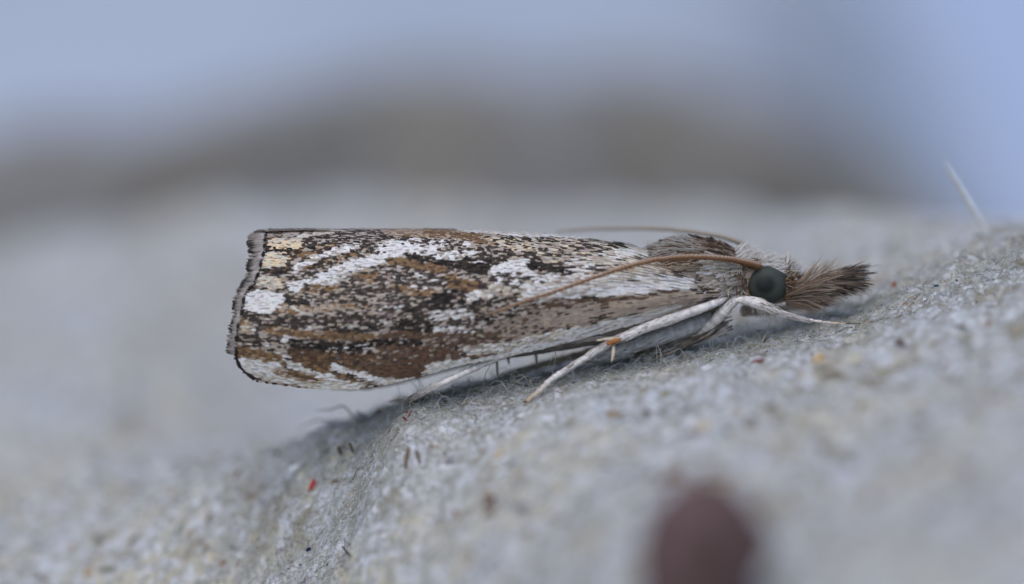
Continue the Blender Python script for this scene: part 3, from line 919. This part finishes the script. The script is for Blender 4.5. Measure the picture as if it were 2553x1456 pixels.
# ---- palps: long brushes in front of the head
def palp(dd, seed_label):
    axis = [(1955, 742, -.10 + dd, 20), (1995, 725, -.16 + dd, 20), (2040, 702, -.18 + dd, 18), (2095, 690, -.18 + dd, 13), (2140, 684, -.16 + dd, 7)]
    pth, rad = path3(axis, 24)
    b = Batch(); tubes(b, pth[None], rad[None] * .55, np.tile(np.array(B_), (1, 24, 1)), 12)
    po = b.build('palp', M_BODY, moth)
    ax = resample(axis, 60)

    def brush(n, u0, u1, a0, a1, l0, l1, c_root, c_tip, wid, clumps):
        u = rng.uniform(u0, u1, n); k = (u * 59).astype(int); r = ax[k]
        cl = rng.integers(0, clumps, n)
        f = (cl + .5) / clumps
        angc = a0 + (a1 - a0) * f + rng.normal(0, .05, n)
        depc = rng.normal(0, .22, clumps)[cl] + rng.normal(0, .06, n)
        th = math.pi * f
        rt = np.stack([r[:, 0], r[:, 1] - np.cos(th) * r[:, 3] * .7 + rng.normal(0, 2.5, n), r[:, 2] + depc * .25 + rng.normal(0, .03, n)], 1)
        dr = np.stack([np.cos(angc), np.sin(angc), depc], 1)
        ln = rng.uniform(l0, l1, n) * rng.uniform(.82, 1.1, clumps)[cl]
        return hairs('palp_hairs', rt, dr, ln, rng.uniform(*wid, n), c_root(n, f), c_tip(n, f), po, .05, 5, 3, .6)

    br = [(.24, .165, .115), (.20, .14, .10), (.30, .22, .155), (.36, .27, .205)]
    brush(620, .02, .42, -.86, .34, 42, 86, lambda n, f: palette(n, br, .2),
          lambda n, f: np.where((f < .3)[:, None], palette(n, [W_, P_, T_, (.36, .27, .2)]), palette(n, [(.36, .27, .20), (.44, .35, .28), (.26, .19, .14)])), (1.8, 3.4), 26)
    brush(240, .30, .60, -.34, .30, 38, 70, lambda n, f: palette(n, br, .2),
          lambda n, f: palette(n, [(.40, .31, .24), (.50, .41, .34), (.26, .19, .14), P_]), (1.8, 3.2), 18)
    brush(220, .45, .80, -.36, .40, 46, 92, lambda n, f: palette(n, [(.24, .18, .14), (.17, .12, .09), (.30, .23, .18)]),
          lambda n, f: palette(n, [K_, D_, K_, (.06, .045, .04), (.10, .08, .07)]), (2.0, 3.8), 9)
    return po


palp(-.12, '')
palp(.22, '')
# front of the face: white and rust scales
n = 420
px = rng.uniform(1948, 1980, n); a = rng.uniform(-1.4, 1.7, n)
rt = on_body(px, a, 1.0)
dr = np.stack([.55 + rng.normal(0, .2, n), -.75 * np.cos(a) + rng.normal(0, .25, n), -.3 * np.sin(a) + rng.normal(0, .2, n)], 1)
c0 = palette(n, [W_, W_, P_, W_]); low = a > .8; c0[low] = palette(low.sum(), [R_, B_, O_, T_])
hairs('face_hairs', rt, dr, rng.uniform(18, 44, n), rng.uniform(2.2, 4, n), c0, c0 * 1.05, moth, .15)


# ---- antennae
def antenna(pts, nseg, c_under, c_top, label):
    per = 4
    K = nseg * per + 1
    pth, rad = path3(pts, K)
    pth = pth + (UPV[None] * np.array([.012 * fbm(k_ * .05, 2.0, 1.0, 3) for k_ in range(K)])[:, None])
    saw = np.tile(np.array([.82, .98, 1.16, 1.22]), nseg + 1)[:K]
    sides = 10
    t, a, b = frames(pth[None])
    an = np.arange(sides) / sides * 2 * math.pi
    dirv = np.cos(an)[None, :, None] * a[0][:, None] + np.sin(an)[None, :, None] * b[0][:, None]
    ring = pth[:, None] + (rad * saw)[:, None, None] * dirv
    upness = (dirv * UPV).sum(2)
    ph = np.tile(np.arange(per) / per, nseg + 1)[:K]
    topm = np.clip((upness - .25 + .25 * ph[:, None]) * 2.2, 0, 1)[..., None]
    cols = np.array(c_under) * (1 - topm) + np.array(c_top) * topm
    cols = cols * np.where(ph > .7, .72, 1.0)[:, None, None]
    i, j = np.meshgrid(np.arange(K - 1), np.arange(sides), indexing='ij')
    q = np.stack([i * sides + j, i * sides + (j + 1) % sides, (i + 1) * sides + (j + 1) % sides, (i + 1) * sides + j], -1).reshape(-1, 4)
    o = mesh_object('antenna', ring.reshape(-1, 3), q, M_ANT, moth, cols.reshape(-1, 3))
    o['label'] = label
    return o


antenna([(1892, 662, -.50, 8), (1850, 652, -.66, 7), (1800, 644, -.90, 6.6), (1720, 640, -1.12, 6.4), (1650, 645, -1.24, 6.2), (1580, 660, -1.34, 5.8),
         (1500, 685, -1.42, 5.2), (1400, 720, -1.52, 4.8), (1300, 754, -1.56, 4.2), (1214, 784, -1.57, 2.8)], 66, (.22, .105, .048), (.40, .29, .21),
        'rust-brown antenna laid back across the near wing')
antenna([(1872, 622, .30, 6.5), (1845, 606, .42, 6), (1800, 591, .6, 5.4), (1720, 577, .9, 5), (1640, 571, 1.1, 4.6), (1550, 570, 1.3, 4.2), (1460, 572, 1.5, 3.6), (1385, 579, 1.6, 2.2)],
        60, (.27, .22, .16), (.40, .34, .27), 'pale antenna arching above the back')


# ---- legs
def leg(segments, tarsus, colour, claw=True, spurs=(), label=None, shaggy=1.0, n=60):
    """segments: rows px, py, d, r (femur and tibia in one skin)"""
    pth, rad = path3(segments, n)
    cc = np.array(colour)[None] * (1 + .12 * rng.normal(0, 1, (n, 1)))
    b = Batch(); tubes(b, pth[None], rad[None], cc[None], 12)
    lo = b.build('leg', M_LEG, moth)
    if label: lo['label'] = label

    def clothe(rows, parent, m_, ln, wd):
        rr = resample(rows, 80)
        k = rng.integers(0, 79, m_)
        th = rng.uniform(0, 2 * math.pi, m_)
        g = rr[k + 1, :2] - rr[k, :2]; g = g / (np.linalg.norm(g, axis=1, keepdims=True) + 1e-6)
        nr = np.stack([-g[:, 1], g[:, 0]], 1)
        off = np.cos(th)[:, None] * nr * rr[k, 3:4] * .95
        rt = np.stack([rr[k, 0] + off[:, 0], rr[k, 1] + off[:, 1], rr[k, 2] - np.sin(th) * rr[k, 3] * .95 / PPM], 1)
        dr = np.stack([g[:, 0] + nr[:, 0] * np.cos(th) * .04, g[:, 1] + nr[:, 1] * np.cos(th) * .04, -.04 * np.sin(th)], 1) + rng.normal(0, .03, (m_, 3))
        base = np.array(colour)
        c0 = base[None] * rng.uniform(.6, 1.15, (m_, 1)); odd = rng.random(m_) < .12; c0[odd] = palette(odd.sum(), [T_, P_, TB, L_])
        c0 = np.minimum(c0, .86)
        hairs('leg_scales', rt, dr, rng.uniform(.7, 1.3, m_) * ln, rng.uniform(.7, 1.2, m_) * wd, c0, c0, parent, .05, 3, 4, .3)
    clothe(segments, lo, int(420 * shaggy), 16, 4.0)
    if tarsus is not None:
        pth, rad = path3(tarsus, 41)
        rad = rad * (1 + .30 * np.tile(np.array([-1, -.4, 0, .2, .4, .6, .8, .6]), 6)[:41])
        tcol = np.linspace(0, 1, 41)[:, None]
        cc = np.array(colour) * (1 - tcol) + np.array((.50, .38, .26)) * tcol
        b = Batch(); tubes(b, pth[None], rad[None], cc[None], 10)
        to = b.build('tarsus', M_LEG, lo)
        if claw:
            ex, ey, ed, er = tarsus[-1]
            px_, py_, _, _ = tarsus[-2]
            ux, uy = (ex - px_), (ey - py_); L = math.hypot(ux, uy); ux, uy = ux / L, uy / L
            for sgn in (-1, 1):
                pts = [(ex, ey, ed, 3.2), (ex + ux * 7 - uy * 4 * sgn, ey + uy * 7 + ux * 4 * sgn, ed + .04 * sgn, 2.6), (ex + ux * 10, ey + uy * 10 + 5, ed + .07 * sgn, .8)]
                pth, rad = path3(pts, 8)
                b = Batch(); tubes(b, pth[None], rad[None], np.tile(np.array((.10, .04, .02)), (1, 8, 1)), 6)
                b.build('claw', M_LEG, lo)
    for s_ in spurs:
        pth, rad = path3(s_, 12)
        b = Batch(); tubes(b, pth[None], rad[None], np.tile(np.array((.62, .52, .40)), (1, 12, 1)), 8)
        b.build('spur', M_LEG, lo)
    return lo


LEGW = (.73, .69, .665)
fd = foot_depth(1312, 1004)
near_mid = leg([(1812, 742, -.52, 4), (1795, 750, -.68, 8), (1765, 762, -.78, 10), (1700, 785, -.88, 12.5), (1620, 813, -.90, 12.5), (1555, 839, -.90, 10), (1532, 849, -.90, 8), (1500, 866, -.90, 9), (1450, 898, -.92, 8), (1400, 929, -.94, 7), (1368, 950, (fd - .92) / 2, 6)],
               [(1370, 949, (fd - .92) / 2, 6.5), (1345, 974, fd * .75 - .23, 6), (1312, 1002, fd - .03, 5)], LEGW,
               spurs=[[(1545, 846, -.98, 5), (1520, 845, -1.02, 5), (1486, 849, -1.02, 1.5)], [(1530, 862, -.95, 4), (1528, 885, -1.0, 4.5), (1524, 902, -1.02, 1.2)]],
               label='white leg reaching back and down from under the wing root')
# orange joint
pth, rad = path3([(1545, 846, -1.0, 4), (1530, 851, -1.03, 7), (1512, 858, -1.01, 4)], 10)
b = Batch(); tubes(b, pth[None], rad[None], np.tile(np.array((.42, .17, .05)), (1, 10, 1)), 8); b.build('knee_joint', M_LEG, near_mid)
f1b = foot_depth(2110, 806)
leg([(1740, 830, -.20, 6), (1772, 808, -.38, 12), (1805, 775, -.55, 14), (1832, 750, -.64, 7.5), (1850, 748, -.66, 10), (1890, 757, -.68, 14), (1935, 775, -.66, 7), (1975, 789, -.6, 5.5), (2010, 798, -.55, 4)],
    [(2008, 797, -.55, 3.8), (2060, 804, -.5, 3.6), (2112, 809, f1b - .02, 3)], LEGW, label='white foreleg stretched forward below the eye', n=70)
f2 = foot_depth(945, 1026)
f3 = foot_depth(1003, 1006)
leg([(1640, 815, -.2, 14), (1480, 838, -.35, 12), (1330, 862, -.45, 8), (1210, 905, -.80, 7.5), (1140, 938, -1.0, 7), (1070, 971, -.95, 7), (1005, 1002, f3 - .12, 6.5)],
    [(1006, 1001, f3 - .12, 6.5), (975, 1014, f2 - .05, 7), (948, 1022, f2 - .03, 5)], LEGW,
    spurs=[[(1012, 1000, f3 - .15, 4), (990, 996, f3 - .18, 4), (968, 1001, f3 - .2, 1)]], label='white hind leg reaching out under the wing')
f4 = foot_depth(1480, 905, -1, 6)
leg([(1775, 790, -.20, 18), (1700, 820, -.34, 22), (1600, 855, -.38, 18), (1500, 888, -.36, 12), (1470, 893, -.3, 8)], None, (.40, .40, .41), False, shaggy=.9, label='grey folded upper leg beneath the body')
leg([(1800, 790, .05, 24), (1740, 825, .1, 28), (1650, 868, .12, 22), (1590, 886, .15, 10)], None, (.24, .23, .22), False, shaggy=.8, label='dark grey leg tucked against the body')
leg([(1560, 850, .75, 10), (1440, 885, .85, 9), (1330, 915, .9, 8), (1260, 935, .9, 7)], [(1260, 935, .9, 6), (1230, 948, .95, 5), (1205, 956, 1.0, 4)], (.42, .36, .29), False, shaggy=.5)
f6 = foot_depth(2200, 690, -1, 8)
leg([(1850, 775, .5, 14), (1930, 772, .8, 10), (2000, 762, 1.2, 8), (2060, 748, 1.6, 7)], [(2060, 748, 1.6, 6), (2130, 722, 2.0, 5.5), (2195, 690, f6 - .02, 4)], (.50, .42, .36), False, shaggy=.5)
# bristles hanging from the wing edge
for (x, y0, y1, w_, dd) in [(1239, 893, 944, 4, .1), (1267, 888, 908, 4.5, .35), (1336, 872, 914, 4.5, .1), (1353, 868, 884, 4, .3)]:
    pth, rad = path3([(x - 2, y0 - 16, dd, w_), (x, (y0 + y1) / 2, dd, w_ * .8), (x + 2, y1, dd, 1)], 10)
    b = Batch(); tubes(b, pth[None], rad[None], np.tile(np.array((.34, .32, .27)), (1, 10, 1)), 7); b.build('bristle', M_LEG, moth)
# frayed scales under the coxae, against the paper
n = 130
px = rng.uniform(1640, 1830, n)
rt = np.stack([px, np.interp(px, [1640, 1830], [868, 805]) + rng.normal(0, 12, n), rng.normal(0, .15, n)], 1)
dr = np.stack([np.full(n, -1.0), rng.normal(.45, .15, n), rng.normal(0, .15, n)], 1)
hairs('underside_hairs', rt, dr, rng.uniform(20, 46, n), rng.uniform(3, 6, n), palette(n, [G_, L_, L_, T_]), palette(n, [T_, L_, L_]), moth, .08, 4, 4, .4)

# ------------------------------------------------------------------ fibres and flecks of the pulp
FIB = [(.66, .67, .64), (.58, .60, .52), (.76, .77, .78), (.50, .51, .43), (.62, .61, .59), (.46, .43, .37), (.68, .66, .72)]


def fibres(n, x0, x1, d0, d1, l0, l1, w0, w1, cols, lift, name):
    px, d, h, p, tx, td, nr = ground_points(n, x0, x1, d0, d1, True)
    K = 6
    t = np.linspace(-.5, .5, K)
    a = rng.uniform(0, 2 * math.pi, n)
    L = rng.uniform(l0, l1, n) / PPM
    u = np.cos(a)[:, None] * tx + np.sin(a)[:, None] * td
    v = -np.sin(a)[:, None] * tx + np.cos(a)[:, None] * td
    curl = rng.normal(0, .28, n); arch = np.abs(rng.normal(0, lift, n)); tilt = rng.normal(0, lift * .8, n)
    P3 = (p[:, None] + u[:, None] * (L[:, None] * t)[..., None] + v[:, None] * ((curl * L)[:, None] * (t * t * 2 - .2) )[..., None]
          + v[:, None] * ((rng.normal(0, .10, n) * L)[:, None] * np.sin(t * 6.3))[..., None]
          + nr[:, None] * ((arch * L)[:, None] * (.25 - t * t) * 2.2 + (tilt * L)[:, None] * t + .008)[..., None])
    r = rng.uniform(w0, w1, n)[:, None] / 2 / PPM * np.array([.5, .9, 1, 1, .8, .4])[None]
    c = np.repeat(palette(n, cols, .12)[:, None], K, 1)
    b = Batch(); tubes(b, P3, r, c, 3, flat=.6)
    o = b.build(name, M_FIBRE, terrain, smooth=False); o['kind'] = 'stuff'
    return o


fibres(6500, 540, 1150, -2.8, 3.2, 9, 34, 1.2, 2.6, FIB, .12, 'fibres')
fibres(5000, 1100, 2000, -2.0, 1.4, 9, 34, 1.1, 2.4, FIB, .14, 'fibres')
fibres(5000, 1950, 2650, -2.2, 2.4, 9, 34, 1.1, 2.4, FIB, .12, 'fibres')
fibres(420, 600, 2650, -1.6, 1.6, 24, 70, 1.1, 2.2, FIB, .5, 'loose_fibres')
fibres(260, 1050, 1900, -.9, .9, 24, 70, 1.3, 2.4, FIB, .8, 'loose_fibres')
fibres(420, 600, 2650, -2.2, 2.6, 16, 60, 1.2, 2.8, [(.20, .15, .10), (.34, .26, .16), (.10, .07, .06), (.42, .36, .24), (.45, .44, .30)], .12, 'dark_fibres')


def flecks(n, x0, x1, d0, d1, s0, s1, cols, name, asp=(1.0, 2.6)):
    px, d, h, p, tx, td, nr = ground_points(n, x0, x1, d0, d1)
    a = rng.uniform(0, 2 * math.pi, n)
    u = np.cos(a)[:, None] * tx + np.sin(a)[:, None] * td
    v = -np.sin(a)[:, None] * tx + np.cos(a)[:, None] * td
    s = np.exp(rng.uniform(np.log(s0), np.log(s1), n)) / PPM / 2
    e = rng.uniform(asp[0], asp[1], n)
    m_ = 7
    k = np.arange(m_) / m_ * 2 * math.pi
    rr = rng.uniform(.7, 1.15, (n, m_))
    ring = (p[:, None] + u[:, None] * (np.cos(k)[None] * rr * (s * np.sqrt(e))[:, None])[..., None]
            + v[:, None] * (np.sin(k)[None] * rr * (s / np.sqrt(e))[:, None])[..., None])
    top = p + nr * (.012 + .35 * s)[:, None]
    V = np.concatenate([ring + nr[:, None] * .006, (top)[:, None]], 1)
    i = np.arange(n)[:, None, None] * (m_ + 1)
    j = np.arange(m_)[None, :, None]
    tr = np.concatenate([i + j, i + (j + 1) % m_, i + m_ + 0 * j], 2).reshape(-1, 3)
    b = Batch(); b.add(V.reshape(-1, 3), None, tr, np.repeat(palette(n, cols, .2), m_ + 1, 0))
    o = b.build(name, M_FLECK, terrain); o['kind'] = 'stuff'
    return o


FLK = [(.26, .19, .13), (.20, .16, .13), (.34, .27, .19), (.22, .22, .24), (.30, .29, .22), (.14, .10, .09), (.42, .36, .27), (.25, .28, .27)]
flecks(600, -200, 2750, -14, -2.7, 14, 56, FLK, 'flecks')
flecks(300, -250, 700, 1, 10, 12, 40, FLK, 'flecks')
flecks(800, 540, 1300, -2.5, 3, 2.5, 10, FLK + [(.05, .05, .06), (.04, .05, .09), (.06, .10, .12)], 'flecks')
flecks(420, 1950, 2650, -2, 5, 3, 13, FLK + [(.05, .05, .06), (.35, .12, .07)], 'flecks')
flecks(50, 900, 2700, -9, -2.5, 14, 30, [(.62, .62, .62), (.58, .58, .62), (.58, .62, .62)], 'pale_flecks')
flecks(200, -250, 560, -2, 9, 10, 30, [(.64, .64, .66), (.62, .62, .66), (.60, .65, .65)], 'pale_flecks')


# single flecks that can be told apart
def chip(name, px, py, lx, ly, ang_, colour, label, cat, group=None, lo=-12, hi=8, thick=.4, seed=0, lift=.9):
    d = foot_depth(px, py, lo, hi)
    r = np.random.default_rng(seed + int(px))
    m_, rings = 22, 7
    V = []
    for k in range(rings):
        f = k / (rings - 1)
        zz = (f - .5) * 2
        rad = math.sqrt(max(0.0, 1 - abs(zz) ** 3)) + .02
        for j in range(m_):
            a = j / m_ * 2 * math.pi
            wob = 1 + .16 * math.sin(2 * a + px) + .10 * math.sin(3 * a + py) + r.normal(0, .03)
            x, y = math.cos(a) * lx / 2 * rad * wob, math.sin(a) * ly / 2 * rad * wob
            X = x * math.cos(ang_) - y * math.sin(ang_); Y = x * math.sin(ang_) + y * math.cos(ang_)
            V.append((px + X, py + Y, d - min(lx, ly) / PPM * (lift * .4 + thick * .5 * zz) ))
    V = np.array(V)
    i, j = np.meshgrid(np.arange(rings - 1), np.arange(m_), indexing='ij')
    q = np.stack([i * m_ + j, i * m_ + (j + 1) % m_, (i + 1) * m_ + (j + 1) % m_, (i + 1) * m_ + j], -1).reshape(-1, 4)
    o = mesh_object(name, at(V[:, 0], V[:, 1], V[:, 2]), q, M_FLECK, None, np.array(colour) * (1 + r.normal(0, .08, (len(V), 1))))
    return tag(o, label, cat, group)


R15 = math.radians
chip('red_fleck', 779, 1211, 32, 14, R15(97), (.50, .045, .035), 'bright red fleck on the pulp below the hind foot', 'fleck', lift=1.2)
chip('navy_fleck', 769, 1370, 12, 12, 0, (.02, .03, .07), 'round navy dot low on the pulp under the red fleck', 'fleck')
chip('white_fleck', 733, 1168, 32, 13, R15(-18), (.85, .87, .88), 'shiny white fleck up beside the red fleck', 'fleck')
chip('orange_fleck', 2040, 898, 44, 24, R15(-22), (.50, .36, .20), 'blurred orange fleck on the pulp below the eye and palps', 'fleck')
chip('maroon_fleck', 1888, 901, 30, 12, R15(-8), (.20, .07, .07), 'small maroon dash just beneath the moth', 'fleck')
chip('rust_fleck', 2226, 715, 24, 12, R15(110), (.30, .09, .04), 'rust-red upright fleck beyond the palp tips', 'fleck')
chip('blue_fleck', 2333, 713, 11, 9, 0, (.04, .09, .13), 'tiny dark teal dot on the rise past the palp tips', 'fleck')
chip('brown_fleck', 1222, 1250, 34, 22, R15(-30), (.09, .05, .08), 'dark plum fleck on the slope below the legs', 'fleck')
chip('russet_fleck', 1137, 1278, 15, 14, 0, (.25, .09, .05), 'round russet fleck low on the slope beside the plum fleck', 'fleck')


def strand(name, pts, colour, label, cat, group=None, n=24, tipfray=True):
    pth, rad = path3(pts, n)
    prof = np.ones(n); prof[-4:] = np.linspace(1, .35, 4)
    b = Batch(); tubes(b, pth[None], (rad * prof)[None], np.tile(np.array(colour), (1, n, 1)) * (1 + .06 * np.sin(np.arange(n) * 1.7))[None, :, None], 8, flat=.7)
    return tag(b.build(name, M_FIBRE), label, cat, group)


dd = foot_depth(2468, 588, -1, 6)
strand('pale_hair', [(2474, 600, dd + .1, 6.0), (2440, 545, dd, 6.2), (2400, 478, dd - .05, 5.4), (2354, 403, dd - .05, 3.0)], (.80, .81, .78), 'long straight pale hair standing up from the crest past the palps', 'fibre')
dd = foot_depth(945, 1060, -2, 4)
strand('bent_fibre', [(892, 1062, 1.1, 2.4), (880, 1040, 1.1, 2.4), (862, 1016, 1.1, 2.6), (848, 1013, 1.1, 2.6), (820, 1022, 1.1, 2.2), (784, 1022, 1.1, 1.8)], (.62, .58, .54), 'thin fibre bent at a sharp elbow under the wing tip', 'fibre')
strand('arched_fibre', [(836, 1060, 1.5, 2), (820, 1049, 1.5, 2.4), (790, 1048, 1.6, 2.4), (760, 1060, 1.7, 2), (738, 1074, 1.8, 1.6)], (.64, .64, .62), 'low pale fibre arching over the crest below the bent fibre', 'fibre')
d1 = foot_depth(845, 1128)
strand('brown_bristle', [(852, 1134, foot_depth(852, 1134), 3.2), (847, 1124, foot_depth(852, 1134) - .1, 4), (842, 1113, foot_depth(852, 1134) - .15, 5)], (.20, .14, .09), 'short brown bristle up-slope, left of its pair below the hind foot', 'bristle')
strand('brown_bristle', [(880, 1128, foot_depth(880, 1128), 2.4), (876, 1116, foot_depth(880, 1128) - .1, 3.2), (870, 1103, foot_depth(880, 1128) - .15, 4)], (.24, .17, .10), 'short brown bristle up-slope, right of its pair below the hind foot', 'bristle')
e1 = foot_depth(1010, 1168)
strand('tan_splinter', [(1010, 1170, e1, 2.6), (1013, 1142, e1 - .1, 4.5), (1019, 1112, e1 - .15, 5.5)], (.36, .25, .13), 'tall tan splinter standing on the slope below the red threads', 'splinter')
e2 = foot_depth(1046, 1156)
strand('tan_splinter', [(1047, 1158, e2, 2), (1042, 1138, e2 - .1, 4), (1037, 1120, e2 - .15, 5)], (.32, .23, .14), 'shorter tan splinter just beside the tall one', 'splinter')
e3 = foot_depth(868, 1380)
strand('dark_splinter', [(853, 1362, foot_depth(853, 1362) - .06, 1.6), (864, 1376, e3 - .1, 2.4), (875, 1388, foot_depth(875, 1388) - .06, 1.6)], (.05, .035, .03), 'thin dark splinter lying low on the pulp', 'splinter')
e4 = foot_depth(1022, 1032)
for k, (x0, y0, x1, y1) in enumerate([(1012, 1027, 1040, 1031), (1026, 1024, 1018, 1037), (1004, 1040, 1014, 1047)]):
    strand('red_thread', [(x0, y0, foot_depth(x0, y0) - .14, 1.9), ((x0 + x1) / 2, (y0 + y1) / 2, foot_depth(x0, y0) - .18, 2.6), (x1, y1, foot_depth(x1, y1) - .14, 1.7)], (.40, .03, .06),
           ['longest crimson thread, lying level beside the hind foot', 'crimson thread crossing the longest one by the hind foot', 'short crimson thread a little down-slope of the crossed pair'][k], 'thread', 'crimson threads by the hind foot')

# maroon scrap standing close to the lens
DM = -14.2
V = []
mr_, mc_ = 46, 40
for i in range(mr_):
    f = i / (mr_ - 1)
    y = 1186 + 580 * f
    dome = math.sqrt(max(0.0, 1 - max(0.0, (1376 - y) / 191) ** 2))
    wl_ = dome * np.interp(y, [1206, 1392, 1500, 1760], [166, 176, 180, 156])
    wr_ = dome * np.interp(y, [1206, 1300, 1335, 1380, 1440, 1760], [128, 142, 166, 148, 116, 112])
    for j in range(mc_):
        a = j / mc_ * 2 * math.pi
        cx = math.cos(a)
        w = wr_ if cx > 0 else wl_
        bumpy = 1 + .05 * fbm(math.cos(a) * 1.6, f * 5, math.sin(a) * 1.6 + 3, 3)
        V.append((1762 + cx * w * bumpy + 10 * math.sin(f * 3), y, DM + math.sin(a) * .75 * (dome + .01) * bumpy))
V = np.array(V)
i, j = np.meshgrid(np.arange(mr_ - 1), np.arange(mc_), indexing='ij')
q = np.stack([i * mc_ + j, i * mc_ + (j + 1) % mc_, (i + 1) * mc_ + (j + 1) % mc_, (i + 1) * mc_ + j], -1).reshape(-1, 4)
m, n_, l_, p_ = new_mat('maroon_scrap')
tc = n_.new('ShaderNodeTexCoord'); nz = n_.new('ShaderNodeTexNoise'); nz.inputs['Scale'].default_value = 0.9; nz.inputs['Detail'].default_value = 3
l_.new(tc.outputs['Object'], nz.inputs['Vector'])
rp = n_.new('ShaderNodeValToRGB'); rp.color_ramp.elements[0].position = .35; rp.color_ramp.elements[0].color = (.050, .025, .022, 1)
rp.color_ramp.elements[1].position = .7; rp.color_ramp.elements[1].color = (.125, .075, .075, 1)
l_.new(nz.outputs[0], rp.inputs[0]); l_.new(rp.outputs[0], p_.inputs['Base Color']); p_.inputs['Roughness'].default_value = .8
tag(mesh_object('maroon_scrap', at(V[:, 0], V[:, 1], V[:, 2]), q, m), 'dark maroon rounded scrap standing blurred on the near slope', 'scrap')
